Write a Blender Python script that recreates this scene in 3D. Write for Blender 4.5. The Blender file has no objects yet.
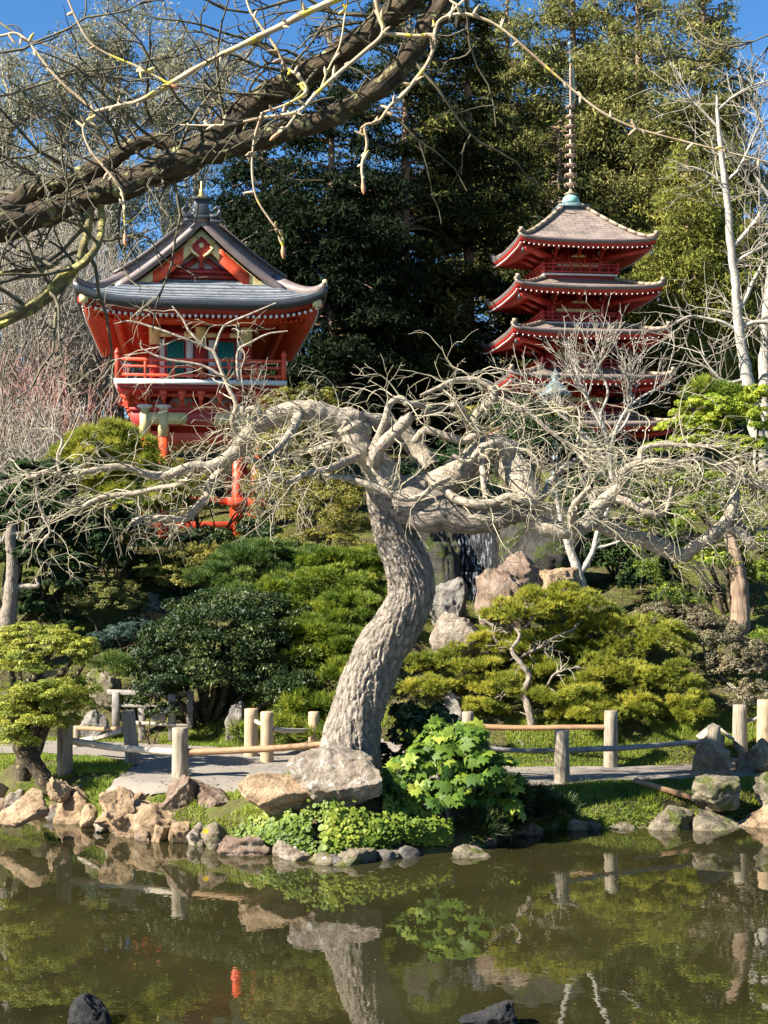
import bpy, math, random
import numpy as np
from mathutils import noise as mnoise, Vector

rng = np.random.default_rng(7)
random.seed(7)
F = 1500.0
CAMZ = 4.0
HZ = 548.0
TILT = math.atan((HZ - 512.0) / F)
CT, ST = math.cos(TILT), math.sin(TILT)
COL = bpy.context.scene.collection


def W(px, py, Y):
    """world point seen at that picture position, at distance Y"""
    a = (px - 384.0) / F
    v = (512.0 - py) / F
    dy = CT - v * ST
    dz = ST + v * CT
    t = Y / dy
    return np.array([a * t, Y, CAMZ + dz * t])


def XZ(px, py, z):
    """world point on the level z seen at that picture position"""
    a = (px - 384.0) / F
    v = (512.0 - py) / F
    dy = CT - v * ST
    dz = ST + v * CT
    t = (z - CAMZ) / dz
    return np.array([a * t, dy * t, z])


# ------------------------------------------------------------------ noise
def vnoise(p, seed=0):
    """smooth value noise of (n,3) points, -1..1"""
    p = np.asarray(p, float) + seed * 17.31
    i = np.floor(p).astype(np.int64)
    f = p - i
    f = f * f * (3 - 2 * f)

    def h(a, b, c):
        n = (a * 374761393 + b * 668265263 + c * 2147483647 + seed * 974711) & 0xFFFFFFFF
        n = ((n ^ (n >> 13)) * 1274126177) & 0xFFFFFFFF
        return ((n ^ (n >> 16)) & 0xFFFF) / 32767.5 - 1.0
    x, y, z = i[:, 0], i[:, 1], i[:, 2]
    r = 0
    for dx in (0, 1):
        wx = f[:, 0] if dx else 1 - f[:, 0]
        for dy in (0, 1):
            wy = f[:, 1] if dy else 1 - f[:, 1]
            for dz in (0, 1):
                wz = f[:, 2] if dz else 1 - f[:, 2]
                r = r + wx * wy * wz * h(x + dx, y + dy, z + dz)
    return r


def fbm(p, seed=0, octv=4):
    p = np.asarray(p, float)
    r = 0
    a = 1.0
    s = 1.0
    for o in range(octv):
        r = r + a * vnoise(p * s, seed + o)
        a *= 0.5
        s *= 2.03
    return r / 1.9


def unit(v):
    return v / np.maximum(np.linalg.norm(v, axis=-1, keepdims=True), 1e-9)


# ------------------------------------------------------------------ objects
ORIGIN = {}


def tag(o, label=None, cat=None, group=None, kind=None):
    if label: o['label'] = label
    if cat: o['category'] = cat
    if group: o['group'] = group
    if kind: o['kind'] = kind
    return o


def empty(name, loc, label=None, cat=None, group=None):
    o = bpy.data.objects.new(name, None)
    COL.objects.link(o)
    o.location = [float(c) for c in loc]
    o.empty_display_size = 0.2
    ORIGIN[o.name] = np.array(loc, float)
    return tag(o, label, cat, group)


def mesh_np(name, V, faces, mat=None, parent=None, smooth=False, attrs=None, mats=None, midx=None):
    """V (n,3); faces: (m,k) int array, or a list of index tuples, or list of arrays of differing k"""
    V = np.asarray(V, float)
    org = ORIGIN.get(parent.name) if parent is not None else None
    if org is not None:
        V = V - org
    me = bpy.data.meshes.new(name)
    if isinstance(faces, np.ndarray):
        faces = [faces]
    if len(faces) and isinstance(faces[0], np.ndarray):
        blocks = [b for b in faces if len(b)]
        loops = np.concatenate([b.ravel() for b in blocks]).astype(np.int32)
        sizes = np.concatenate([np.full(len(b), b.shape[1], np.int32) for b in blocks])
    else:
        loops = np.fromiter((i for f in faces for i in f), np.int32)
        sizes = np.array([len(f) for f in faces], np.int32)
    starts = np.concatenate([[0], np.cumsum(sizes)[:-1]]).astype(np.int32)
    me.vertices.add(len(V)); me.vertices.foreach_set('co', V.astype(np.float32).ravel())
    me.loops.add(len(loops)); me.loops.foreach_set('vertex_index', loops)
    me.polygons.add(len(sizes)); me.polygons.foreach_set('loop_start', starts)
    try:
        me.polygons.foreach_set('loop_total', sizes)
    except Exception:
        pass
    for mm in (mats or ([mat] if mat else [])):
        me.materials.append(mm)
    if midx is not None:
        me.polygons.foreach_set('material_index', np.asarray(midx, np.int32))
    if smooth:
        me.polygons.foreach_set('use_smooth', np.ones(len(sizes), bool))
    for k, (typ, data) in (attrs or {}).items():
        at = me.attributes.new(k, typ, 'POINT')
        at.data.foreach_set('vector' if typ == 'FLOAT_VECTOR' else 'value', np.asarray(data, np.float32).ravel())
    me.update(calc_edges=True)
    o = bpy.data.objects.new(name, me)
    COL.objects.link(o)
    if parent is not None:
        o.parent = parent
        ORIGIN[o.name] = org if org is not None else np.zeros(3)
    else:
        ORIGIN[o.name] = np.zeros(3)
    return o


class MB:
    """collects boxes, prisms and tubes into one mesh; T maps local to world"""
    def __init__(s, T=None):
        s.V = []; s.Fc = []; s.n = 0
        s.T = T or (lambda p: p)

    def add(s, verts, faces):
        verts = s.T(np.asarray(verts, float))
        s.V.append(verts)
        s.Fc += [tuple(i + s.n for i in f) for f in faces]
        s.n += len(verts)
        return s

    def box(s, x0, x1, y0, y1, z0, z1, taper=0.0):
        tx = (x1 - x0) * taper / 2; ty = (y1 - y0) * taper / 2
        v = [(x0, y0, z0), (x1, y0, z0), (x1, y1, z0), (x0, y1, z0),
             (x0 + tx, y0 + ty, z1), (x1 - tx, y0 + ty, z1), (x1 - tx, y1 - ty, z1), (x0 + tx, y1 - ty, z1)]
        return s.add(v, [(3, 2, 1, 0), (4, 5, 6, 7), (0, 1, 5, 4), (1, 2, 6, 5), (2, 3, 7, 6), (3, 0, 4, 7)])

    def bar(s, p, q, w, h=None, up=(0, 0, 1)):
        """square bar between two points"""
        p = np.array(p, float); q = np.array(q, float); h = h or w
        d = unit(q - p); up = np.array(up, float)
        if abs(d @ up) > .98: up = np.array([0, 1., 0])
        a = unit(np.cross(d, up)) * w / 2; b = unit(np.cross(a, d)) * h / 2
        v = [p - a - b, p + a - b, p + a + b, p - a + b, q - a - b, q + a - b, q + a + b, q - a + b]
        return s.add(v, [(3, 2, 1, 0), (4, 5, 6, 7), (0, 1, 5, 4), (1, 2, 6, 5), (2, 3, 7, 6), (3, 0, 4, 7)])

    def lathe(s, c, prof, n=14, z0=0.0):
        """prof: list of (r, z) from bottom to top around centre c=(x,y)"""
        V = []; Fc = []
        for r, z in prof:
            for i in range(n):
                a = 2 * math.pi * i / n
                V.append((c[0] + r * math.cos(a), c[1] + r * math.sin(a), z0 + z))
        for k in range(len(prof) - 1):
            for i in range(n):
                j = (i + 1) % n
                Fc.append((k * n + i, k * n + j, (k + 1) * n + j, (k + 1) * n + i))
        Fc.append(tuple(range(n))[::-1]); Fc.append(tuple((len(prof) - 1) * n + i for i in range(n)))
        return s.add(V, Fc)

    def tube(s, pts, rad, n=8):
        P = np.array(pts, float)
        R = np.broadcast_to(np.asarray(rad, float), (len(P),))
        V, Q, C = tube_arrays(P, R, n)
        f = [tuple(r) for r in Q] + [tuple(range(n))[::-1], tuple(len(V) - n + i for i in range(n))]
        return s.add(V, f)

    def prism(s, poly, axis, a, b):
        """poly: 2D outline; axis 'y': outline in x,z extruded from y=a to y=b; 'x': outline in y,z"""
        n = len(poly)
        if axis == 'y':
            v = [(p[0], a, p[1]) for p in poly] + [(p[0], b, p[1]) for p in poly]
        elif axis == 'x':
            v = [(a, p[0], p[1]) for p in poly] + [(b, p[0], p[1]) for p in poly]
        else:
            v = [(p[0], p[1], a) for p in poly] + [(p[0], p[1], b) for p in poly]
        f = [tuple(range(n)), tuple(range(2 * n - 1, n - 1, -1))] + [(i, n + i, n + (i + 1) % n, (i + 1) % n) for i in range(n)]
        return s.add(v, f)

    def each(s, name, mat, parent=None, smooth=False, bevel=0.0, per=1):
        """every primitive (or every run of `per` primitives) as a part of its own"""
        k0 = 0; off = 0; outp = []
        fi = 0
        for i in range(0, len(s.V), per):
            nv = sum(len(v) for v in s.V[i:i + per])
            m = MB(); m.V = s.V[i:i + per]
            m.Fc = [tuple(j - off for j in f) for f in s.Fc if off <= f[0] < off + nv]
            m.n = nv; off += nv
            outp.append(m.build(name, mat, parent, smooth, bevel))
        return outp

    def build(s, name, mat, parent=None, smooth=False, bevel=0.0):
        o = mesh_np(name, np.concatenate(s.V), s.Fc, mat, parent, smooth)
        me = o.data
        import bmesh
        bm = bmesh.new(); bm.from_mesh(me); bmesh.ops.recalc_face_normals(bm, faces=bm.faces); bm.to_mesh(me); bm.free()
        if bevel:
            md = o.modifiers.new('bevel', 'BEVEL'); md.width = bevel; md.segments = 1; md.limit_method = 'ANGLE'
        return o


def build_pair(a, b, name, ma, mb_, parent):
    """two collections as one mesh with two materials"""
    m = MB(); m.V = a.V + b.V; m.Fc = a.Fc + [tuple(i + a.n for i in f) for f in b.Fc]; m.n = a.n + b.n
    o = m.build(name, ma, parent); o.data.materials.append(mb_)
    o.data.polygons.foreach_set('material_index', np.array([0] * len(a.Fc) + [1] * len(b.Fc), np.int32)); o.data.update()
    return o


# ------------------------------------------------------------------ tubes
def tube_arrays(P, R, n=8):
    k = len(P)
    T = np.gradient(P, axis=0); T = unit(T)
    ref = np.array([0.3, 0.2, 1.0]); ref = ref / np.linalg.norm(ref)
    A = np.zeros_like(P)
    a = np.cross(T[0], ref)
    if np.linalg.norm(a) < .1: a = np.cross(T[0], [1, 0, 0])
    a = a / np.linalg.norm(a)
    for i in range(k):
        a = a - T[i] * (a @ T[i]); a = a / max(np.linalg.norm(a), 1e-9)
        A[i] = a
    B = np.cross(T, A)
    ang = np.arange(n) * 2 * math.pi / n
    V = P[:, None] + R[:, None, None] * (np.cos(ang)[None, :, None] * A[:, None] + np.sin(ang)[None, :, None] * B[:, None])
    L = np.concatenate([[0], np.cumsum(np.linalg.norm(np.diff(P, axis=0), axis=1))])
    C = np.zeros((k, n, 3))
    C[..., 0] = np.cos(ang)[None] * R[:, None]; C[..., 1] = np.sin(ang)[None] * R[:, None]; C[..., 2] = L[:, None]
    i = np.arange(k - 1)[:, None] * n; j = np.arange(n)[None]; j2 = (j + 1) % n
    Q = np.stack([i + j, i + j2, i + n + j2, i + n + j], -1).reshape(-1, 4)
    return V.reshape(-1, 3), Q, C.reshape(-1, 3)


def build_tubes(name, paths, mat, parent=None, n=8, smooth=True, lump=0.0):
    Vs, Qs, Cs = [], [], []; o = 0
    for P, R in paths:
        nn = n if np.isscalar(n) else n(R.max())
        V, Q, C = tube_arrays(P, R, nn)
        C = C + P[0] @ np.array([1.7, 2.3, 3.1])
        if lump:
            m = unit(V - np.repeat(P, nn, 0)); rr = np.repeat(R, nn)
            V = V + m * (fbm(V / (np.maximum(rr, .02)[:, None] * 2.2), 3, 3) * rr * lump)[:, None]
        Vs.append(V); Qs.append(Q + o); Cs.append(C); o += len(V)
    return mesh_np(name, np.concatenate(Vs), np.concatenate(Qs), mat, parent, smooth,
                   {'barkco': ('FLOAT_VECTOR', np.concatenate(Cs))})


def tubes_each(name, paths, mat, parent=None, n=8, smooth=True, lump=0.0):
    return [build_tubes(name, [p], mat, parent, n, smooth, lump) for p in paths]


def batch_tubes(name, groups, mat, parent=None, n=3):
    """groups: list of (paths (m,k,3), radii (m,k)); thin twigs in one mesh"""
    Vs, Qs, Cs = [], [], []; o = 0
    for P, R in groups:
        m, k, _ = P.shape
        if m == 0: continue
        T = unit(np.gradient(P, axis=1))
        ref = unit(rng.normal(size=(m, 1, 3)))
        A = unit(np.cross(T, ref)); B = np.cross(T, A)
        ang = np.arange(n) * 2 * math.pi / n
        V = P[:, :, None] + R[:, :, None, None] * (np.cos(ang)[None, None, :, None] * A[:, :, None] + np.sin(ang)[None, None, :, None] * B[:, :, None])
        C = V.reshape(-1, 3).copy()
        i = (np.arange(m)[:, None, None] * k + np.arange(k - 1)[None, :, None]) * n
        j = np.arange(n)[None, None]; j2 = (j + 1) % n
        Q = np.stack([i + j, i + j2, i + n + j2, i + n + j], -1).reshape(-1, 4)
        Vs.append(V.reshape(-1, 3)); Qs.append(Q + o); Cs.append(C); o += m * k * n
    return mesh_np(name, np.concatenate(Vs), np.concatenate(Qs), mat, parent, True, {'barkco': ('FLOAT_VECTOR', np.concatenate(Cs))})


def grow(S, D, length, k, wig, bias=(0, 0, 0), bstr=0.0, r=None):
    """batch of crooked shoots; S, D (m,3); length (m,)"""
    r = r or rng
    m = len(S)
    P = np.zeros((m, k, 3)); P[:, 0] = S
    D = unit(D.copy()); st = (np.broadcast_to(length, (m,)) / (k - 1))[:, None]
    bias = np.asarray(bias, float)
    for i in range(1, k):
        D = unit(D + r.normal(size=(m, 3)) * wig + bias * bstr)
        P[:, i] = P[:, i - 1] + D * st
    return P


def spawn(P, per, lo=0.2, hi=1.0, spread=0.9, r=None):
    """start points and directions of side shoots along paths P (m,k,3)"""
    r = r or rng
    m, k, _ = P.shape
    t = r.uniform(lo, hi, size=(m, per)) * (k - 1)
    i = np.minimum(t.astype(int), k - 2); f = (t - i)[..., None]
    mi = np.arange(m)[:, None]
    S = P[mi, i] * (1 - f) + P[mi, i + 1] * f
    D = unit(P[mi, i + 1] - P[mi, i])
    D = unit(D + unit(r.normal(size=D.shape)) * spread)
    return S.reshape(-1, 3), D.reshape(-1, 3), (t / (k - 1)).ravel(), np.repeat(np.arange(m), per)


def taper(m, k, r0, r1):
    a = np.linspace(0, 1, k)[None]
    return np.broadcast_to(r0, (m,))[:, None] * (1 - a) + np.broadcast_to(r1, (m,))[:, None] * a


def crom(P, per=6):
    """Catmull-Rom through rows of P (any columns)"""
    P = np.asarray(P, float)
    Q = np.vstack([2 * P[0] - P[1], P, 2 * P[-1] - P[-2]])
    out = []
    for i in range(1, len(Q) - 2):
        for t in np.arange(per) / per:
            a, b, c, d = Q[i - 1], Q[i], Q[i + 1], Q[i + 2]
            out.append(.5 * ((2 * b) + (-a + c) * t + (2 * a - 5 * b + 4 * c - d) * t * t + (-a + 3 * b - 3 * c + d) * t ** 3))
    out.append(Q[-2])
    return np.array(out)


def limb(pts, Y0, per=6, wob=0.0, scale=1.0):
    """pts: (px, py, width_px, depth offset) -> world path and radii"""
    A = crom([(p[0], p[1], p[2], p[3] if len(p) > 3 else 0.0) for p in pts], per)
    P = np.array([W(a[0], a[1], Y0 + a[3]) for a in A])
    R = np.maximum(A[:, 2], .6) * .5 * (Y0 + A[:, 3]) / F * scale
    if wob:
        P = P + np.stack([fbm(P * 3 + 10 * j, j, 2) for j in range(3)], -1) * wob * R[:, None]
    return P, R


# ------------------------------------------------------------------ leaves
def cloud(clumps, n, sub=14, subr=.30, shell=.55, low=-.25, seed=0):
    """clumps: (centre(3), radii(3)); leaf points gathered in lumps over each clump. returns P, N, id"""
    r = np.random.default_rng(seed + 11)
    vol = np.array([np.prod(c[1]) ** (2 / 3.) for c in clumps]); vol = vol / vol.sum()
    Ps, Ns, Is = [], [], []
    for ci, (c, rad) in enumerate(clumps):
        m = max(int(n * vol[ci]), 8)
        c = np.asarray(c, float); rad = np.asarray(rad, float)
        k = sub
        d = unit(r.normal(size=(k * 3, 3))); d = d[d[:, 2] > low][:k]
        if len(d) < 3: d = unit(r.normal(size=(k, 3)))
        f = r.uniform(shell, 1.0, size=(len(d), 1))
        sc = d * f
        sr = subr * r.uniform(.6, 1.35, size=len(d))
        wts = sr ** 2; wts /= wts.sum()
        pick = r.choice(len(d), size=m, p=wts)
        e = unit(r.normal(size=(m, 3))); e[:, 2] = np.where(e[:, 2] < -.35, -e[:, 2], e[:, 2])
        rr = r.uniform(.45, 1.05, size=(m, 1)) ** .6
        q = sc[pick] + e * rr * sr[pick][:, None]
        Ps.append(c + q * rad)
        Ns.append(unit(unit(q) * .6 + e))
        Is.append(r.uniform(0, 1, len(d))[pick])
    return np.concatenate(Ps), np.concatenate(Ns), np.concatenate(Is)


def leaves(name, P, N, size, mat, parent=None, aspect=.5, flat=.5, ids=None, seed=0, droop=0.0, long=0):
    """rhombic leaves; flat: how far leaf planes follow the outward direction"""
    r = np.random.default_rng(seed + 5)
    m = len(P)
    s = (np.broadcast_to(size, (m,)) * r.uniform(.6, 1.4, m))[:, None]
    nrm = unit(N * flat + unit(r.normal(size=(m, 3))) * (1 - flat) + np.array([0, 0, .25]))
    d = unit(r.normal(size=(m, 3)) + N * .8 + np.array([0, 0, -droop]))
    d = unit(d - nrm * np.sum(d * nrm, 1, keepdims=True))
    w = np.cross(nrm, d)
    base = P - d * s * .5; tip = P + d * s * .5 - nrm * s * .12
    l = P + w * s * aspect * .5; rt = P - w * s * aspect * .5
    V = np.stack([base, l, tip, rt], 1).reshape(-1, 3)
    Q = np.arange(m * 4).reshape(-1, 4)
    v = (ids if ids is not None else np.full(m, .5)) * .6 + r.uniform(0, 1, m) * .4
    return mesh_np(name, V, Q, mat, parent, False, {'var': ('FLOAT', np.repeat(v, 4))})


def needles(name, P, N, length, mat, parent=None, per=9, width=.008, ids=None, seed=0, spread=.8):
    r = np.random.default_rng(seed + 9)
    m = len(P)
    P2 = np.repeat(P, per, 0)
    D = unit(np.repeat(N, per, 0) + unit(r.normal(size=(m * per, 3))) * spread + np.array([0, 0, .25]))
    L = length * r.uniform(.6, 1.25, (m * per, 1))
    s = unit(np.cross(D, r.normal(size=D.shape))) * width * .5
    V = np.stack([P2 - s, P2 + s, P2 + D * L + s * .3, P2 + D * L - s * .3], 1).reshape(-1, 3)
    Q = np.arange(m * per * 4).reshape(-1, 4)
    v = (ids if ids is not None else np.full(m, .5)) * .65 + r.uniform(0, 1, m) * .35
    return mesh_np(name, V, Q, mat, parent, False, {'var': ('FLOAT', np.repeat(v, per * 4))})


# ------------------------------------------------------------------ terrain
SH = [(-260, 800), (-60, 801), (0, 806), (30, 813), (75, 823), (115, 833), (150, 840), (200, 845), (240, 850), (290, 859), (330, 863),
      (400, 857), (440, 853), (480, 849), (505, 840), (530, 832), (560, 829), (620, 829), (680, 827), (768, 822), (860, 815), (1100, 806)]
_s = np.array([XZ(a, b, 0.0) for a, b in SH])
SHX, SHY = _s[:, 0], _s[:, 1]
HX0 = [-9, -4.5, -2.9, -2.1, -.5, 1.2, 9]; HY0 = [26.3, 26.3, 25.7, 24.9, 24.1, 24.0, 24.2]


def lerp(x, xs, ys):
    return np.interp(x, xs, ys)


def sst(a, b, x):
    t = np.clip((x - a) / (b - a), 0, 1)
    return t * t * (3 - 2 * t)


def H(x, y, rough=True):
    x = np.asarray(x, float); y = np.asarray(y, float)
    ys = lerp(x, SHX, SHY)
    d = y - ys
    top = lerp(x, [-8, -2.6, -1.6, .8, 1.8, 8], [.62, .60, .34, .30, .44, .46])
    pathz = lerp(x, [-8, -2.5, 2, 8], [.66, .64, .52, .48])
    bank = lerp(d, [-6, -1.2, -.15, .0, .12, .45, .8], [-1.4, -.9, -.25, -.04, .22, .85, 1.0])
    z = np.where(bank < 0, bank * .8, bank * top)
    z = z + (pathz - top) * sst(.5, 1.6, d)
    z = z + .34 * np.exp(-((x + .70) / 1.15) ** 4) * sst(.1, .9, d) * (1 - sst(20.7, 21.35, y))
    # hill
    st = lerp(x, HX0, HY0)
    hd = y - st
    hill = lerp(hd, [0, 1, 2.5, 4, 7, 10, 16, 22, 36, 60, 400], [0, .5, 1.55, 2.45, 3.2, 3.8, 5.0, 6.2, 8.5, 11, 20])
    hill = hill - .25 * np.exp(-((x - 1.6) / .9) ** 2) * np.exp(-((y - 27.3) / 1.2) ** 2)
    z = z + hill
    if rough:
        p = np.stack([x.ravel(), y.ravel(), np.zeros(x.size)], -1)
        nz = fbm(p * .9, 2, 4).reshape(x.shape)
        m1 = sst(.05, .25, hd) * (1 + hill * .2)
        nearpath = 1 - sst(21.2, 21.45, y)
        m2 = sst(-.2, .3, d) * nearpath * .35
        z = z + nz * .16 * np.clip(m1 + m2, 0, 2.2) + nz * .12 * (d < 0)
    near = 1 - sst(2.0, 10.5, y + .25 * np.sin(x * .8))
    z = np.where(y < 11.5, np.maximum(z, -1.1 + near * 3.5), z)
    return z


def Hs(x, y):
    return float(H(np.array([x]), np.array([y]))[0])


_ys = np.arange(19.0, 60.0, .12)


def ray_hit(px, py):
    """distance at which the sight line through that picture position meets the ground"""
    P = np.array([W(px, py, y) for y in _ys])
    b = P[:, 2] < H(P[:, 0], P[:, 1], False)
    return float(_ys[np.argmax(b)]) if b.any() else 60.0


def ground_at(px, Y):
    x = (px - 384.0) / F * Y
    return np.array([x, Y, Hs(x, Y)])
# ------------------------------------------------------------------ materials
def new_mat(name):
    m = bpy.data.materials.new(name); m.use_nodes = True
    nt = m.node_tree; nt.nodes.clear()
    out = nt.nodes.new('ShaderNodeOutputMaterial')
    b = nt.nodes.new('ShaderNodeBsdfPrincipled')
    nt.links.new(b.outputs[0], out.inputs[0])
    return m, nt, b, out


def ramp(nt, fac, stops, interp='LINEAR'):
    r = nt.nodes.new('ShaderNodeValToRGB'); r.color_ramp.interpolation = interp
    e = r.color_ramp.elements
    e[0].position, e[0].color = stops[0][0], (*stops[0][1], 1)
    e[1].position, e[1].color = stops[-1][0], (*stops[-1][1], 1)
    for p, c in stops[1:-1]:
        n = e.new(p); n.color = (*c, 1)
    nt.links.new(fac, r.inputs[0])
    return r.outputs[0]


def tex(nt, kind='NOISE', scale=5, detail=4, rough=.6, vec=None, stretch=None, dist=0.0):
    t = nt.nodes.new({'NOISE': 'ShaderNodeTexNoise', 'VORONOI': 'ShaderNodeTexVoronoi', 'WAVE': 'ShaderNodeTexWave'}[kind])
    t.inputs['Scale'].default_value = scale
    if kind == 'NOISE':
        t.inputs['Detail'].default_value = detail; t.inputs['Roughness'].default_value = rough; t.inputs['Distortion'].default_value = dist
    if vec is None:
        g = nt.nodes.new('ShaderNodeNewGeometry'); vec = g.outputs['Position']
    if stretch:
        mp = nt.nodes.new('ShaderNodeMapping'); mp.inputs['Scale'].default_value = stretch
        nt.links.new(vec, mp.inputs['Vector']); vec = mp.outputs[0]
    nt.links.new(vec, t.inputs['Vector'])
    return t


def bump(nt, b, h, strength=.5, dist=.02):
    bp = nt.nodes.new('ShaderNodeBump'); bp.inputs['Strength'].default_value = strength; bp.inputs['Distance'].default_value = dist
    nt.links.new(h, bp.inputs['Height']); nt.links.new(bp.outputs[0], b.inputs['Normal'])
    return bp


def mixc(nt, fac, a, b):
    m = nt.nodes.new('ShaderNodeMix'); m.data_type = 'RGBA'
    for s, v in ((m.inputs[0], fac), (m.inputs[6], a), (m.inputs[7], b)):
        if isinstance(v, (int, float)): s.default_value = v
        elif isinstance(v, tuple): s.default_value = (*v, 1)
        else: nt.links.new(v, s)
    return m.outputs[2]


def mat_simple(name, c1, c2=None, scale=6, rough=.6, bs=.3, bd=.01, spec=.5, metal=0.0, stretch=None, detail=5):
    m, nt, b, out = new_mat(name)
    c2 = c2 or tuple(x * .7 for x in c1)
    t = tex(nt, scale=scale, detail=detail, stretch=stretch)
    nt.links.new(ramp(nt, t.outputs[0], [(.3, c2), (.7, c1)]), b.inputs['Base Color'])
    b.inputs['Roughness'].default_value = rough; b.inputs['Metallic'].default_value = metal
    b.inputs['Specular IOR Level'].default_value = spec
    if bs: bump(nt, b, t.outputs[0], bs, bd)
    return m


def mat_leaf(name, ca, cb, cc=None, scale=1.5, transl=.3, rough=.55, spec=.35):
    """leaf colour varies from leaf to leaf and from clump to clump"""
    m, nt, b, out = new_mat(name)
    at = nt.nodes.new('ShaderNodeAttribute'); at.attribute_name = 'var'
    stops = [(.1, ca), (.9, cb)] if cc is None else [(.1, ca), (.6, cb), (.95, cc)]
    c = ramp(nt, at.outputs['Fac'], stops)
    t = tex(nt, scale=scale, detail=2)
    c2 = ramp(nt, t.outputs[0], [(.3, (.62, .72, .62)), (.7, (1.15, 1.08, .95))])
    mu = nt.nodes.new('ShaderNodeMix'); mu.data_type = 'RGBA'; mu.blend_type = 'MULTIPLY'; mu.inputs[0].default_value = 1
    nt.links.new(c, mu.inputs[6]); nt.links.new(c2, mu.inputs[7]); c = mu.outputs[2]
    nt.links.new(c, b.inputs['Base Color'])
    b.inputs['Roughness'].default_value = rough; b.inputs['Specular IOR Level'].default_value = spec
    if transl:
        tr = nt.nodes.new('ShaderNodeBsdfTranslucent'); nt.links.new(c, tr.inputs[0])
        mx = nt.nodes.new('ShaderNodeMixShader'); mx.inputs[0].default_value = transl
        nt.links.new(b.outputs[0], mx.inputs[1]); nt.links.new(tr.outputs[0], mx.inputs[2]); nt.links.new(mx.outputs[0], out.inputs[0])
    return m


def mat_bark(name, light, dark, scale=26, stretch=(1, 1, .28), bs=1.0, bd=.03, lichen=None, lich_amt=.62, rough=.9):
    m, nt, b, out = new_mat(name)
    at = nt.nodes.new('ShaderNodeAttribute'); at.attribute_name = 'barkco'
    t = tex(nt, scale=scale, detail=6, rough=.65, vec=at.outputs['Vector'], stretch=stretch, dist=.3)
    v = tex(nt, 'VORONOI', scale=scale * .8, vec=at.outputs['Vector'], stretch=stretch)
    v.feature = 'DISTANCE_TO_EDGE'
    mm = nt.nodes.new('ShaderNodeMath'); mm.operation = 'MULTIPLY_ADD'
    nt.links.new(v.outputs['Distance'], mm.inputs[0]); mm.inputs[1].default_value = .9; nt.links.new(t.outputs[0], mm.inputs[2])
    c = ramp(nt, mm.outputs[0], [(.35, dark), (.75, light)])
    big = tex(nt, scale=2.2, detail=3)
    c = mixc(nt, ramp(nt, big.outputs[0], [(.4, (0, 0, 0)), (.65, (.5, .5, .5))]), c, tuple(x * .75 for x in light))
    if lichen:
        l = tex(nt, scale=16, detail=4, rough=.7)
        c = mixc(nt, ramp(nt, l.outputs[0], [(lich_amt, (0, 0, 0)), (lich_amt + .06, (1, 1, 1))]), c, lichen)
    nt.links.new(c, b.inputs['Base Color']); b.inputs['Roughness'].default_value = rough; b.inputs['Specular IOR Level'].default_value = .25
    bump(nt, b, mm.outputs[0], bs, bd)
    return m


def mat_rock(name, c1, c2, c3, moss=None, scale=4, lichen=(.55, .54, .48), lam=.66):
    m, nt, b, out = new_mat(name)
    t = tex(nt, scale=scale, detail=8, rough=.68, dist=.5)
    c = ramp(nt, t.outputs[0], [(.3, c1), (.5, c2), (.7, c3)])
    l = tex(nt, scale=scale * 2.2, detail=5, rough=.7)
    c = mixc(nt, ramp(nt, l.outputs[0], [(lam, (0, 0, 0)), (lam + .05, (1, 1, 1))]), c, lichen)
    if moss:
        ms = tex(nt, scale=2.6, detail=5, rough=.75)
        c = mixc(nt, ramp(nt, ms.outputs[0], [(.5, (0, 0, 0)), (.6, (1, 1, 1))]), c, moss)
    nt.links.new(c, b.inputs['Base Color']); b.inputs['Roughness'].default_value = .9; b.inputs['Specular IOR Level'].default_value = .25
    f = tex(nt, scale=scale * 6, detail=8, rough=.7)
    v = tex(nt, 'VORONOI', scale=scale * 2.4); v.feature = 'DISTANCE_TO_EDGE'
    a = nt.nodes.new('ShaderNodeMath'); a.operation = 'MULTIPLY_ADD'; nt.links.new(t.outputs[0], a.inputs[0]); a.inputs[1].default_value = 1.6
    nt.links.new(f.outputs[0], a.inputs[2])
    bump(nt, b, a.outputs[0], 1.0, .06)
    return m


def mat_lichen():  # tan bark with patches of yellow lichen
    m, nt, b, out = new_mat('lichen_twig')
    t = tex(nt, scale=9, detail=5, rough=.7); u = tex(nt, scale=4, detail=2)
    c = ramp(nt, u.outputs[0], [(.35, (.30, .20, .12)), (.6, (.50, .40, .26))])
    c = mixc(nt, ramp(nt, t.outputs[0], [(.55, (0, 0, 0)), (.62, (1, 1, 1))]), c, (.60, .47, .05))
    nt.links.new(c, b.inputs['Base Color']); b.inputs['Roughness'].default_value = .85
    bump(nt, b, t.outputs[0], .6, .01)
    return m


M = {}
# bark
M['trunk'] = mat_bark('rough_bark', (.30, .25, .195), (.045, .037, .029), scale=20, stretch=(1, 1, .32), bs=1.0, bd=.06, lichen=(.36, .32, .25), lich_amt=.68)
M['limb'] = mat_bark('pale_bark', (.37, .31, .23), (.13, .10, .07), scale=22, stretch=(1, 1, .5), bs=.7, bd=.02, lichen=(.50, .49, .36), lich_amt=.6)
M['twig'] = mat_simple('pale_twig', (.40, .35, .235), (.20, .17, .11), scale=5, bs=0, rough=.8)
M['dark_bark'] = mat_bark('dark_mossy_bark', (.085, .062, .036), (.018, .014, .01), scale=24, stretch=(1, 1, .35), bs=1.0, bd=.03, lichen=(.24, .23, .10), lich_amt=.57)
M['olive_bark'] = mat_bark('olive_lichen_bark', (.24, .21, .09), (.07, .055, .03), scale=24, stretch=(1, 1, .35), bs=1.0, bd=.02, lichen=(.42, .38, .10), lich_amt=.55)
M['dark_twig'] = mat_simple('olive_twig', (.14, .12, .06), (.04, .032, .02), scale=16, bs=0, rough=.8)
M['lichen_twig'] = mat_lichen()
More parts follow.
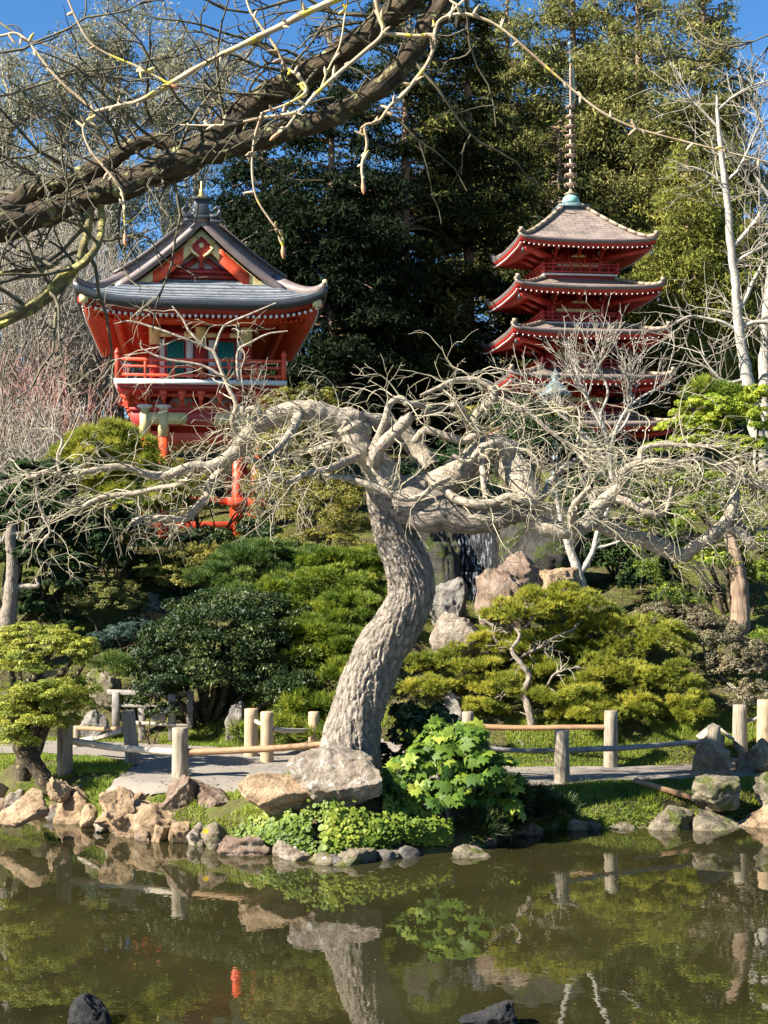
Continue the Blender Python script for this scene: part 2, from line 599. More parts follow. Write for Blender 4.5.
M['bud'] = mat_simple('reddish_bud', (.55, .26, .12), (.40, .18, .10), scale=20, bs=0)
M['white_bark'] = mat_bark('white_bark', (.42, .385, .32), (.19, .165, .13), scale=14, stretch=(1, 1, .6), bs=.5, bd=.02)
M['grey_twig'] = mat_simple('grey_twig', (.36, .32, .25), (.17, .145, .11), scale=3, bs=0, rough=.85)
M['pink_twig'] = mat_simple('pink_twig', (.38, .20, .17), (.24, .16, .12), scale=3, bs=0, rough=.85)
M['grey_bark'] = mat_bark('grey_brown_bark', (.27, .22, .17), (.09, .07, .05), scale=24, stretch=(1, 1, .4), bs=.8, bd=.02)
M['conifer_bark'] = mat_bark('reddish_bark', (.26, .18, .12), (.09, .06, .04), scale=10, stretch=(1, 1, .2))
# leaves
M['pine'] = mat_leaf('yellow_green_needles', (.15, .185, .022), (.38, .38, .05), (.56, .52, .10), transl=.45)
M['pine2'] = mat_leaf('green_needles', (.05, .10, .025), (.12, .18, .04), (.22, .26, .06))
M['juniper'] = mat_leaf('bright_green_juniper', (.06, .11, .012), (.19, .245, .022), (.36, .37, .045))
M['gold'] = mat_leaf('golden_cypress', (.15, .19, .025), (.32, .34, .045), (.46, .45, .08))
M['gold2'] = mat_leaf('olive_cypress', (.13, .13, .025), (.26, .23, .04), (.34, .30, .06))
M['camellia'] = mat_leaf('dark_glossy_leaf', (.016, .036, .010), (.035, .06, .016), (.15, .17, .05), rough=.5, spec=.3, transl=.2)
M['dark'] = mat_leaf('deep_green', (.012, .028, .010), (.025, .05, .015), (.06, .09, .022), transl=.15, rough=.8, spec=.15)
M['blue'] = mat_leaf('blue_green', (.04, .08, .065), (.08, .13, .11), (.14, .19, .15))
M['bright'] = mat_leaf('yellow_green_leaf', (.18, .25, .02), (.34, .40, .035), (.46, .48, .07), transl=.4)
M['fatsia'] = mat_leaf('fatsia_leaf', (.035, .085, .012), (.13, .21, .022), (.40, .43, .065), rough=.55, spec=.3, transl=.35)
M['cover'] = mat_leaf('ground_leaf', (.06, .11, .015), (.17, .24, .028), (.40, .42, .065), transl=.35)
M['olive'] = mat_leaf('olive_mound', (.08, .09, .02), (.17, .17, .04), (.24, .23, .06))
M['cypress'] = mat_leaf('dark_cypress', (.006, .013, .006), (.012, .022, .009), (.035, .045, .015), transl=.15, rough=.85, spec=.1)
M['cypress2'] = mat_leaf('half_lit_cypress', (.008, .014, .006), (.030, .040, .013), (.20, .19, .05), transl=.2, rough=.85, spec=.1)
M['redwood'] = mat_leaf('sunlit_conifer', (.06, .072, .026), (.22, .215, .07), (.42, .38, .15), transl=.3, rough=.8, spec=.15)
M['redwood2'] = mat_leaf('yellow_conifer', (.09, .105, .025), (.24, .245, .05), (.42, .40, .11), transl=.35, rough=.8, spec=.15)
M['eucalypt'] = mat_leaf('grey_eucalypt', (.13, .13, .08), (.27, .26, .17), (.46, .43, .31), transl=.25)
M['heath'] = mat_leaf('brown_azalea', (.09, .08, .05), (.17, .14, .09), (.24, .20, .12), transl=.15)
M['moss'] = mat_leaf('moss_sprigs', (.08, .10, .02), (.18, .20, .03), (.30, .29, .06))
M['litter'] = mat_leaf('leaf_litter', (.05, .05, .02), (.11, .10, .04), (.2, .15, .07), transl=.1)
M['grass'] = mat_leaf('short_grass', (.12, .18, .02), (.26, .33, .035), (.42, .43, .09), transl=.35)
M['flower'] = mat_simple('yellow_petal', (.85, .60, .02), (.8, .5, .01), bs=0)
# rocks
M['rock'] = mat_rock('tan_rock', (.11, .07, .04), (.36, .245, .14), (.52, .39, .255))
M['rock_red'] = mat_rock('rusty_rock', (.10, .055, .035), (.235, .165, .115), (.36, .29, .22), lam=.72)
M['rock_grey'] = mat_rock('grey_rock', (.07, .062, .05), (.20, .18, .15), (.34, .31, .26), lam=.68)
M['rock_moss'] = mat_rock('mossy_rock', (.09, .07, .045), (.22, .18, .12), (.38, .32, .23), moss=(.10, .12, .02))
M['rock_pale'] = mat_rock('pale_rock', (.10, .075, .05), (.28, .225, .165), (.40, .34, .27), lichen=(.50, .48, .41), lam=.58)
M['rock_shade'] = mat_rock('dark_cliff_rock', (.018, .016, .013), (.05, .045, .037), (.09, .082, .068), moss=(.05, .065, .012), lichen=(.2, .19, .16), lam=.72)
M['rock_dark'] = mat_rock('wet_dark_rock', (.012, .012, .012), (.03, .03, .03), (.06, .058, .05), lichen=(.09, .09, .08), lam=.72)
# buildings
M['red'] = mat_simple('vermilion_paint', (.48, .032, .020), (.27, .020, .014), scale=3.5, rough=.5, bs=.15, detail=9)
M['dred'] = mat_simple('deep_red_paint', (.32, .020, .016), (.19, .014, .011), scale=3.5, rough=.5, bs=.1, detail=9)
M['orange'] = mat_simple('orange_red_lit_paint', (.70, .08, .02), (.46, .045, .016), scale=3.5, rough=.5, bs=.15, detail=9)  # orange-red paint; under the gate eaves it also carries painted-in light
M['white'] = mat_simple('white_plaster', (.74, .72, .68), (.60, .57, .52), scale=9, bs=.05)
M['goldp'] = mat_simple('gold_paint', (.70, .58, .28), (.52, .42, .18), scale=12, rough=.4, bs=.5, bd=.02)
M['brass'] = mat_simple('brass', (.72, .50, .14), (.5, .35, .1), scale=10, rough=.35, metal=.7)
M['teal'] = mat_simple('teal_paint', (.012, .20, .17), (.01, .14, .12), scale=4, rough=.4, bs=.05)
M['patina'] = mat_simple('green_patina', (.24, .45, .40), (.15, .32, .29), scale=6, rough=.6)
M['bronze'] = mat_simple('weathered_bronze', (.12, .18, .19), (.05, .075, .08), scale=9, rough=.5)
M['spire'] = mat_simple('copper_spire', (.34, .24, .17), (.22, .15, .11), scale=8, rough=.5, metal=.2)


def mat_shingle(name, a, b_, row=.12, along='v'):
    m, nt, b, out = new_mat(name)
    at = nt.nodes.new('ShaderNodeAttribute'); at.attribute_name = 'roofco'
    br = nt.nodes.new('ShaderNodeTexBrick'); nt.links.new(at.outputs['Vector'], br.inputs['Vector'])
    br.inputs['Scale'].default_value = 1.0; br.inputs['Brick Width'].default_value = row * 2.4; br.inputs['Row Height'].default_value = row
    br.inputs['Mortar Size'].default_value = .012; br.inputs['Mortar Smooth'].default_value = .3
    br.inputs['Color1'].default_value = (*a, 1); br.inputs['Color2'].default_value = (*b_, 1); br.inputs['Mortar'].default_value = (*[x * .25 for x in b_], 1)
    t = tex(nt, scale=2.5, detail=5)
    c = mixc(nt, ramp(nt, t.outputs[0], [(.35, (0, 0, 0)), (.75, (.6, .6, .6))]), br.outputs[0], tuple(min(1, x * 1.6) for x in a))
    nt.links.new(c, b.inputs['Base Color']); b.inputs['Roughness'].default_value = .5
    bump(nt, b, br.outputs['Fac'], -.8, .03)
    return m


M['slate'] = mat_shingle('grey_shingle', (.20, .215, .225), (.075, .09, .10), row=.27)
M['course'] = mat_simple('course_edge', (.26, .27, .28), (.10, .11, .12), scale=7, rough=.5)
M['ridge'] = mat_simple('copper_brown_cap', (.20, .15, .13), (.12, .095, .09), scale=4, rough=.4)
M['fascia'] = mat_simple('blackened_fascia', (.05, .055, .06), (.03, .033, .036), scale=3, rough=.4, stretch=(1, 1, 14))
M['copper'] = mat_shingle('brown_copper_shingle', (.23, .18, .145), (.14, .11, .09), row=.13)
M['hip'] = mat_simple('tan_hip_cap', (.32, .25, .17), (.20, .15, .10), scale=4, rough=.5)
# wood
M['post'] = mat_simple('weathered_post', (.36, .30, .21), (.14, .11, .075), scale=9, stretch=(3, 3, .35), rough=.85, bs=.8, bd=.02)
M['postnew'] = mat_simple('peeled_post', (.50, .37, .22), (.28, .18, .10), scale=9, stretch=(3, 3, .35), rough=.8, bs=.6, bd=.02)
M['rail'] = mat_simple('pale_rail', (.54, .47, .36), (.32, .26, .18), scale=10, stretch=(.5, 3, 3), rough=.8, bs=.5, bd=.01)
M['bamboo'] = mat_simple('brown_rail', (.36, .21, .10), (.20, .11, .05), scale=8, stretch=(.5, 3, 3), rough=.6, bs=.4, bd=.01)
M['greywood'] = mat_simple('grey_wood', (.30, .27, .23), (.15, .13, .11), scale=10, rough=.85, bs=.5)


def mat_path():
    m, nt, b, out = new_mat('path_gravel')
    t = tex(nt, scale=2.2, detail=8, rough=.7); f = tex(nt, scale=60, detail=4, rough=.8)
    c = ramp(nt, t.outputs[0], [(.3, (.16, .135, .11)), (.7, (.245, .21, .165))])
    c = mixc(nt, ramp(nt, f.outputs[0], [(.52, (0, 0, 0)), (.7, (.8, .8, .8))]), c, (.16, .13, .10))
    nt.links.new(c, b.inputs['Base Color']); b.inputs['Roughness'].default_value = .9
    bump(nt, b, f.outputs[0], .5, .01)
    return m


def mat_ground():
    m, nt, b, out = new_mat('garden_soil_moss')
    t = tex(nt, scale=.9, detail=8, rough=.7); f = tex(nt, scale=9, detail=6, rough=.7)
    c = ramp(nt, t.outputs[0], [(.30, (.05, .038, .024)), (.48, (.09, .075, .035)), (.60, (.10, .12, .022)), (.75, (.16, .17, .03))])
    c = mixc(nt, ramp(nt, f.outputs[0], [(.45, (0, 0, 0)), (.7, (.7, .7, .7))]), c, (.05, .042, .025))
    nt.links.new(c, b.inputs['Base Color']); b.inputs['Roughness'].default_value = .95; b.inputs['Specular IOR Level'].default_value = .1
    bump(nt, b, f.outputs[0], .9, .05)
    return m


def mat_water():
    m, nt, b, out = new_mat('pond_water')
    t = tex(nt, scale=.35, detail=3)
    c = ramp(nt, t.outputs[0], [(.3, (.014, .013, .005)), (.7, (.034, .031, .011))])
    nt.links.new(c, b.inputs['Base Color'])
    b.inputs['Roughness'].default_value = .0; b.inputs['IOR'].default_value = 2.0
    b.inputs['Specular IOR Level'].default_value = .5
    w1 = tex(nt, scale=3.0, detail=3, rough=.55, stretch=(1.0, .8, 1))
    w2 = tex(nt, scale=14, detail=2, rough=.5, stretch=(1, .6, 1))
    # ring ripples spreading from a spot by the right bank
    g = nt.nodes.new('ShaderNodeNewGeometry')
    vm = nt.nodes.new('ShaderNodeVectorMath'); vm.operation = 'DISTANCE'; vm.inputs[1].default_value = (5.6, 18.3, 0)
    nt.links.new(g.outputs['Position'], vm.inputs[0])
    s = nt.nodes.new('ShaderNodeMath'); s.operation = 'MULTIPLY'; s.inputs[1].default_value = 30; nt.links.new(vm.outputs['Value'], s.inputs[0])
    sn = nt.nodes.new('ShaderNodeMath'); sn.operation = 'SINE'; nt.links.new(s.outputs[0], sn.inputs[0])
    fo = nt.nodes.new('ShaderNodeMapRange'); fo.inputs[1].default_value = .3; fo.inputs[2].default_value = 2.6; fo.inputs[3].default_value = .10; fo.inputs[4].default_value = 0
    nt.links.new(vm.outputs['Value'], fo.inputs[0])
    mr = nt.nodes.new('ShaderNodeMath'); mr.operation = 'MULTIPLY'; nt.links.new(sn.outputs[0], mr.inputs[0]); nt.links.new(fo.outputs[0], mr.inputs[1])
    a = nt.nodes.new('ShaderNodeMath'); a.operation = 'MULTIPLY_ADD'; nt.links.new(w2.outputs[0], a.inputs[0]); a.inputs[1].default_value = .12; nt.links.new(w1.outputs[0], a.inputs[2])
    a2 = nt.nodes.new('ShaderNodeMath'); a2.operation = 'ADD'; nt.links.new(a.outputs[0], a2.inputs[0]); nt.links.new(mr.outputs[0], a2.inputs[1])
    bump(nt, b, a2.outputs[0], .14, .010)
    return m


M['path'] = mat_path(); M['ground'] = mat_ground(); M['water'] = mat_water()


def mat_fall():
    m, nt, b, out = new_mat('falling_water')
    t = tex(nt, scale=16, detail=5, rough=.7, stretch=(1.6, 1.6, .22))
    b.inputs['Base Color'].default_value = (.65, .70, .75, 1); b.inputs['Roughness'].default_value = .25
    tr = nt.nodes.new('ShaderNodeBsdfTransparent')
    mx = nt.nodes.new('ShaderNodeMixShader')
    nt.links.new(ramp(nt, t.outputs[0], [(.52, (0, 0, 0)), (.66, (.4, .4, .4))]), mx.inputs[0])
    nt.links.new(tr.outputs[0], mx.inputs[1]); nt.links.new(b.outputs[0], mx.inputs[2]); nt.links.new(mx.outputs[0], out.inputs[0])
    return m


M['fall'] = mat_fall()

# ------------------------------------------------------------------ camera, light
sc = bpy.context.scene
cam = bpy.data.cameras.new('camera'); co = bpy.data.objects.new('camera', cam); COL.objects.link(co)
cam.sensor_fit = 'VERTICAL'; cam.sensor_height = 36; cam.lens = F / 1024 * 36; cam.clip_end = 2000; cam.clip_start = .1
co.location = (0, 0, CAMZ); co.rotation_euler = (math.pi / 2 + TILT, 0, 0)
sc.camera = co
SUN_AZ, SUN_EL = math.radians(-66), math.radians(37)      # left of straight-behind, above the horizon
sd = Vector((math.sin(SUN_AZ) * math.cos(SUN_EL), -math.cos(SUN_AZ) * math.cos(SUN_EL), math.sin(SUN_EL)))
sun = bpy.data.lights.new('sun', 'SUN'); so = bpy.data.objects.new('sun', sun); COL.objects.link(so)
sun.energy = 5.0; sun.angle = math.radians(.5); sun.color = (1, .94, .84)
so.rotation_euler = sd.to_track_quat('Z', 'Y').to_euler()
wd = bpy.data.worlds.new('World'); sc.world = wd; wd.use_nodes = True
nt = wd.node_tree; bg = nt.nodes['Background']
sky = nt.nodes.new('ShaderNodeTexSky'); sky.sky_type = 'NISHITA'; sky.sun_disc = False
sky.sun_elevation = SUN_EL; sky.sun_rotation = math.atan2(sd.x, sd.y)
sky.air_density = 1.0; sky.dust_density = 0.0; sky.ozone_density = 2.2; sky.altitude = 2500
hs = nt.nodes.new('ShaderNodeHueSaturation'); hs.inputs['Saturation'].default_value = 1.25; nt.links.new(sky.outputs[0], hs.inputs['Color']); nt.links.new(hs.outputs[0], bg.inputs[0]); bg.inputs[1].default_value = .062
sc.view_settings.view_transform = 'Standard'; sc.view_settings.look = 'None'; sc.view_settings.gamma = 1; sc.view_settings.exposure = 1.8
sc.cycles.max_bounces = 7; sc.cycles.diffuse_bounces = 3; sc.cycles.transparent_max_bounces = 6
sc.cycles.use_denoising = True
# ------------------------------------------------------------------ ground, water, path
def axis(parts):
    out = []
    for a, b, s in parts:
        out += list(np.arange(a, b, s))
    return np.array(out + [parts[-1][1]])


gx = axis([(-300, -60, 20), (-60, -20, 3), (-20, -8, .6), (-8, 8, .12), (8, 20, .6), (20, 60, 3), (60, 300, 20)])
gy = axis([(-60, -6, 6), (-6, 11, .6), (11, 17, .5), (17, 30, .10), (30, 42, .5), (42, 70, 2), (70, 400, 20)])
GX, GY = np.meshgrid(gx, gy)
GZ = H(GX, GY)
nx, ny = len(gx), len(gy)
q = (np.arange(ny - 1)[:, None] * nx + np.arange(nx - 1)[None]).ravel()
g = mesh_np('ground', np.stack([GX.ravel(), GY.ravel(), GZ.ravel()], -1), np.stack([q, q + 1, q + nx + 1, q + nx], -1), M['ground'], None, True)
tag(g, kind='structure')

wv = np.array([(-250, -40, 0), (250, -40, 0), (250, 40, 0), (-250, 40, 0)], float)
# pond sheet; the ground rises through it along the banks
wx = axis([(-250, -10, 40), (-10, 10, 2), (10, 250, 40)]); wy = axis([(3.0, 26, 1.0)])
WX, WY = np.meshgrid(wx, wy)
q = (np.arange(len(wy) - 1)[:, None] * len(wx) + np.arange(len(wx) - 1)[None]).ravel()
wt = mesh_np('water', np.stack([WX.ravel(), WY.ravel(), np.zeros(WX.size)], -1), np.stack([q, q + 1, q + len(wx) + 1, q + len(wx)], -1), M['water'], None, True)
tag(wt, kind='structure')

pp = [(94, 783), (150, 787), (230, 789), (330, 788), (420, 785), (505, 785), (600, 781), (690, 779), (800, 776), (960, 772),
      (960, 760), (800, 763), (690, 766), (600, 767), (500, 767), (420, 760), (330, 755), (262, 753), (215, 748), (160, 745), (110, 743), (40, 742), (-80, 742),
      (-80, 753), (30, 754), (100, 759), (132, 765), (122, 774)]
poly = np.array([XZ(a, b, lerp((a - 384) / F * 23, [-8, -2.5, 2, 8], [.66, .64, .52, .48])) for a, b in pp])
P2 = crom(np.vstack([poly, poly[:1]]), 4)[:-1]
# fill: a fine grid clipped to the outline
def inside(x, y, pl):
    c = np.zeros(x.shape, bool); j = len(pl) - 1
    for i in range(len(pl)):
        a, b = pl[i], pl[j]
        cr = ((a[1] > y) != (b[1] > y)) & (x < (b[0] - a[0]) * (y - a[1]) / (b[1] - a[1] + 1e-12) + a[0])
        c ^= cr; j = i
    return c


px_ = np.arange(-9, 9.6, .06); py_ = np.arange(20.4, 27, .06)
PX, PY = np.meshgrid(px_, py_)
ins = inside(PX, PY, P2)
wob = .05 * fbm(np.stack([PX.ravel() * 2, PY.ravel() * 2, PX.ravel() * 0], -1), 5, 3).reshape(PX.shape)
ins = inside(PX + wob, PY + wob, P2)
cell = ins[:-1, :-1] & ins[1:, :-1] & ins[:-1, 1:] & ins[1:, 1:]
iy, ix = np.nonzero(cell); nxp = len(px_)
q = iy * nxp + ix
Z = H(PX, PY) + .022
used, inv = np.unique(np.stack([q, q + 1, q + nxp + 1, q + nxp], -1).ravel(), return_inverse=True)
pth = mesh_np('path', np.stack([PX.ravel(), PY.ravel(), Z.ravel()], -1)[used], inv.reshape(-1, 4), M['path'], None, True)
tag(pth, kind='structure')


def on_path(x, y):
    return inside(x, y, P2)


# ------------------------------------------------------------------ rocks
import bmesh
_ico = {}


def ico(sub):
    if sub not in _ico:
        bm = bmesh.new(); bmesh.ops.create_icosphere(bm, subdivisions=sub, radius=1)
        _ico[sub] = (np.array([v.co[:] for v in bm.verts]), np.array([[v.index for v in f.verts] for f in bm.faces])); bm.free()
    return _ico[sub]


def rock(label, x0, y0, x1, y1, Y, mat='rock', seed=0, depth=None, sub=5, facets=16, rug=.26, group=None, name='rock', tilt=0.0, sharp=.5, rise=0.0):
    """rock that fills the picture box x0..x1, y0..y1 at distance Y"""
    r = np.random.default_rng(seed + 100)
    V, Fc = ico(sub); V = V * r.uniform(.8, 1.2, 3)
    V = V * (1 + fbm(V * .9 + seed, seed + 20, 2)[:, None] * .35)
    for k in range(facets):
        n = unit(r.normal(size=3)); lim = r.uniform(sharp, .9)
        dd = np.maximum(0, V @ n - lim); V = V - dd[:, None] * n
    V = V * (1 + fbm(V * 1.4 + seed, seed, 3)[:, None] * rug) + unit(V) * (np.abs(fbm(V * 4 + seed, seed + 3, 4))[:, None] * -rug * .55)
    V = V * (1 + fbm(V * 9 + seed, seed + 7, 4)[:, None] * .06)
    st_ = V @ unit(np.array([.3, .2, 1.0]) + r.normal(size=3) * .4); V = V * (1 + .03 * np.sin(st_ * 11 + fbm(V * 3, seed, 2) * 5))[:, None]
    V = V / ((V.max(0) - V.min(0)) / 2); V = V - (V.max(0) + V.min(0)) / 2
    a = W(x0, y1, Y); b = W(x1, y0, Y)
    w = (b[0] - a[0]) / 2; h = (b[2] - a[2]) / 2; dep = depth if depth else w * .8
    V = V * np.array([w, dep, h * 1.25])
    if tilt:
        c, s = math.cos(tilt), math.sin(tilt); V = np.stack([V[:, 0] * c - V[:, 2] * s, V[:, 1], V[:, 0] * s + V[:, 2] * c], -1)
    c = np.array([(a[0] + b[0]) / 2, Y, b[2] - h * 1.25])
    o = mesh_np(name, V, Fc, M[mat], None, True)
    o.location = c
    md = o.data
    return tag(o, label, 'rock', group)


G1 = 'rocks edging the pond'
k = 0
for lab, x0, y0, x1, y1, mt in [
    ('low tan rock at the far left end of the pond edge, half under grass', 6, 786, 44, 814, 'rock'),
    ('cracked tan rock at the waterline under the leftmost fence post', 42, 789, 62, 818, 'rock'),
    ('broad tan bank rock just left of the bonsai side fence gap', 60, 782, 108, 826, 'rock'),
    ('sloping brown rock at the water under the pale front rail', 104, 788, 142, 838, 'rock'),
    ('upright rounded tan rock in the bank left of the front fence post', 108, 784, 128, 812, 'rock'),
    ('wide tan rock face below the path edge', 124, 796, 176, 842, 'rock'),
    ('rust red broken boulder at the foot of the front fence post', 166, 770, 202, 810, 'rock_red'),
    ('small orange brown rock stacked beside the rust red boulder', 204, 787, 228, 812, 'rock_red'),
    ('low brown rock at the water beneath the yellow flower', 192, 824, 224, 846, 'rock_moss'),
    ('rust coloured flat rock at the waterline left of the white stone', 226, 834, 266, 858, 'rock_red'),
    ('reddish rock standing in the grass above the waterline', 212, 812, 232, 842, 'rock_red'),
    ('white stone lying at the waterline below the leafy ground cover', 280, 838, 312, 864, 'rock_pale'),
    ('small dark brown stone right of the white stone', 314, 845, 328, 862, 'rock_moss'),
    ('rounded brown stone in the water below the big boulder', 328, 846, 370, 868, 'rock_moss'),
    ('little brown pebble stone between rounded stone and pointed rock', 372, 848, 392, 864, 'rock'),
    ('pointed tan rock leaning under the palmate shrub', 396, 802, 438, 846, 'rock'),
    ('small pale topped stone at the tip of the point', 412, 838, 440, 856, 'rock_moss'),
    ('low stone alone in the water right of the point', 456, 846, 484, 862, 'rock_moss'),
]:
    k += 1
    Yr = XZ((x0 + x1) / 2, y1 - 4, 0.0)[1] if y1 > 815 else XZ((x0 + x1) / 2, y1, .38)[1]
    rock(lab, x0 - 9, y0 - 2 + (5 if x0 < 200 else 0), x1 + 9, y1 + 6, Yr + .22, mt, seed=k, group=G1, depth=(x1 - x0) * .5 * Yr / F + .08)
for lab, x0, y0, x1, y1, mt in [
    ('dark shaded rock in the bank under the palmate shrub', 505, 798, 548, 838, 'rock_moss'),
    ('rounded mossy rock at the water left of the grass overhang', 556, 806, 600, 834, 'rock_moss'),
    ('brown rock under the overhanging grass below the leaning plank', 608, 806, 650, 834, 'rock_moss'),
    ('tan bank rock with moss below the last near fence post', 650, 792, 690, 832, 'rock_moss'),
    ('dark wet rock in the bank left of the right frame edge', 694, 796, 740, 832, 'rock_moss'),
    ('brown grassy bank rock at the right frame edge', 744, 800, 784, 828, 'rock'),
    ('mossy mound rock at the foot of the last near fence post', 698, 772, 734, 800, 'rock_moss'),
    ('tan topped rock between the mound and the big split boulder', 738, 748, 764, 780, 'rock'),
]:
    k += 1
    Yr = XZ((x0 + x1) / 2, min(y1, 830), 0.0)[1] if y1 > 800 else XZ((x0 + x1) / 2, y1, .4)[1]
    rock(lab, x0 - 8, y0 + (14 if y1 > 800 and x0 < 720 else 4), x1 + 8, y1 + 6, Yr + .26, mt, seed=k + 40, group=G1, depth=(x1 - x0) * .5 * Yr / F + .05)

rock('big lichen spotted boulder at the foot of the twisted trunk', 290, 744, 382, 796, 20.0, 'rock_pale', seed=5, depth=.5, sub=6, facets=22, rug=.13, name='boulder', tilt=.18)
rock('flat brown shoulder rock left of the lichen spotted boulder', 236, 772, 330, 808, 19.95, 'rock', seed=8, depth=.42, sub=5, name='boulder')
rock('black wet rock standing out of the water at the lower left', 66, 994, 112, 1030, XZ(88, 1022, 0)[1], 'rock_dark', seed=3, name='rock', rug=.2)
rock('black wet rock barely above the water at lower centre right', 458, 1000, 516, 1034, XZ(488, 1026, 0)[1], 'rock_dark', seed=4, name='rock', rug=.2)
G2 = 'rocks of the waterfall'
rock('dark rounded boulder left of the waterfall', 428, 577, 468, 640, 27.4, 'rock_grey', seed=21, group=G2, name='boulder', depth=.5)
rock('pale square boulder in front of the waterfall', 429, 611, 484, 652, 26.3, 'rock_pale', seed=222, group=G2, name='boulder', facets=10, sharp=.62, rug=.14, depth=.4)
rock('tall reddish boulder leaning right of the waterfall', 476, 566, 532, 642, 26.6, 'rock_red', seed=23, group=G2, name='boulder', sub=5, tilt=.2, depth=.45)
rock('flat rust topped rock capping the tall reddish boulder', 490, 551, 548, 590, 27.3, 'rock_red', seed=24, group=G2, name='boulder', depth=.5)
rock('low brown rock beside the white barked small tree', 526, 567, 582, 604, 27.2, 'rock', seed=25, group=G2, name='boulder', depth=.4)
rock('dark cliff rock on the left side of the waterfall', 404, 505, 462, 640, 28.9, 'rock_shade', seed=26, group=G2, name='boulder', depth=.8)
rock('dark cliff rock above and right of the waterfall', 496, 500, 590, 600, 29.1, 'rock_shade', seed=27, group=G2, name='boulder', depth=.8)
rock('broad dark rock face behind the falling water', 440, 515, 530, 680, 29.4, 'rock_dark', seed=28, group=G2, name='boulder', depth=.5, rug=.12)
for lab, x0, y0, x1, y1, Y, mt in [
    ('split tan boulder beside the path at far right', 690, 738, 730, 778, 22.9, 'rock'),
    ('grey brown upright rock behind the right fence', 676, 740, 702, 772, 24.5, 'rock_grey'),
    ('tan rock at the right frame edge under the tall post', 744, 738, 784, 764, 23.4, 'rock'),
    ('grey rock under the pine left of the small trunk', 505, 740, 530, 762, 24.6, 'rock_grey'),
    ('grey rock at the hill foot under the low pine branches', 434, 690, 470, 726, 25.2, 'rock_grey'),
    ('rounded striped grey rock left of the wooden bridge rail', 78, 708, 110, 730, 26.3, 'rock_grey'),
    ('pale rock showing through the pine needles', 604, 636, 640, 662, 26.5, 'rock'),
    ('mossy rock under the small trunk on the right slope', 692, 628, 734, 652, 27.5, 'rock_moss'),
    ('flat tan stone on the slope above the blue green shrub', 138, 592, 178, 614, 29.5, 'rock'),
    ('grey rock in the shade under the dark camellia', 224, 700, 256, 734, 25.6, 'rock_grey'),
    ('mossy stone on the slope left of the wooden bridge rail', 86, 668, 124, 700, 26.8, 'rock_moss'),
    ('big brown boulder behind the grass at the right frame edge', 752, 770, 800, 800, 22.0, 'rock_moss'),
    ('small tan rock at the path edge under the bonsai tree', 46, 776, 72, 792, 21.9, 'rock'),
    ('pale stone by the path left of the pine trunk', 484, 744, 504, 760, 24.5, 'rock_pale'),
    ('low brown stone behind the path near the middle post', 578, 748, 600, 762, 24.7, 'rock')]:
    k += 1
    rock(lab, x0, y0, x1, y1 + 6, Y, mt, seed=k + 70, group='rocks on the slope and path side')

r_ = np.random.default_rng(31)
for i in range(46):
    px__ = r_.uniform(-10, 790); w_ = r_.uniform(5, 15); c_ = XZ(px__, lerp(px__, [a for a, b in SH], [b for a, b in SH]) + r_.uniform(-3, 2), 0.0)
    cx_, cy_ = 384 + c_[0] / c_[1] * F, HZ + 4 / c_[1] * F
    rock('small brown stone among the many lining the waterline', cx_ - w_, cy_ - w_ * .75, cx_ + w_, cy_ + 3, c_[1] + .04, ['rock', 'rock_moss', 'rock_red', 'rock_grey'][i % 4], seed=200 + i, sub=3, facets=8, group='small stones at the waterline', name='stone')

xx_ = -20.0; i = 0
while xx_ < 236:
    w_ = r_.uniform(9, 15); c_ = XZ(xx_, lerp(xx_, [a for a, b in SH], [b for a, b in SH]), 0.0); yy_ = HZ + 4 / c_[1] * F; h_ = r_.uniform(13, 24)
    rock('tan stone in the continuous rocky edge along the left bank', xx_ - w_, yy_ - h_, xx_ + w_, yy_ + 4, c_[1] + .12, ['rock', 'rock', 'rock_pale', 'rock_moss', 'rock_red'][i % 5], seed=300 + i, sub=4, facets=12, group='stones edging the left bank', depth=.28)
    xx_ += w_ * 1.45; i += 1

# falling water: thin uneven sheets over the rock face
fw = empty('waterfall', W(470, 600, 28.8), 'thin waterfall streaking down a dark rock cleft', 'waterfall')
for (xa, xb, ya, yb, Y) in [(458, 492, 528, 578, 28.75), (440, 478, 572, 610, 28.45), (448, 476, 604, 650, 28.15)]:
    n, m_ = 22, 26
    u, v = np.meshgrid(np.linspace(0, 1, n), np.linspace(0, 1, m_))
    V = np.array([W(xa + (xb - xa) * a, ya + (yb - ya) * b, Y - .12 * b) for a, b in zip(u.ravel(), v.ravel())])
    V[:, 1] += fbm(V * 5, 9, 3) * .06
    q = (np.arange(m_ - 1)[:, None] * n + np.arange(n - 1)[None]).ravel()
    mesh_np('water_sheet', V, np.stack([q, q + 1, q + n + 1, q + n], -1), M['fall'], fw, True)
# ------------------------------------------------------------------ temple gate
AL = math.atan(199 / F)


def frame(px0, Y0, al=AL):
    o = np.array([(px0 - 384) / F * Y0, Y0, 0.0])
    r = np.array([math.cos(al), math.sin(al), 0]); d = np.array([-math.sin(al), math.cos(al), 0])
    def T(p):
        p = np.asarray(p, float)
        return o + p[..., 0:1] * r + p[..., 1:2] * d + p[..., 2:3] * np.array([0, 0, 1.0])
    return T


def grid_mesh(name, T, f, n, m, mat, parent, smooth=True, co=None):
    """f(s,t)->local point arrays; s,t in 0..1"""
    s, t = np.meshgrid(np.linspace(0, 1, n), np.linspace(0, 1, m))
    L = f(s.ravel(), t.ravel())
    q = (np.arange(m - 1)[:, None] * n + np.arange(n - 1)[None]).ravel()
    at = {'roofco': ('FLOAT_VECTOR', co(L) if co is not None else L)}
    return mesh_np(name, T(L), np.stack([q, q + 1, q + n + 1, q + n], -1), mat, parent, smooth, at)


GY0 = 34.0
KG = GY0 / F
TG = frame(201, GY0)


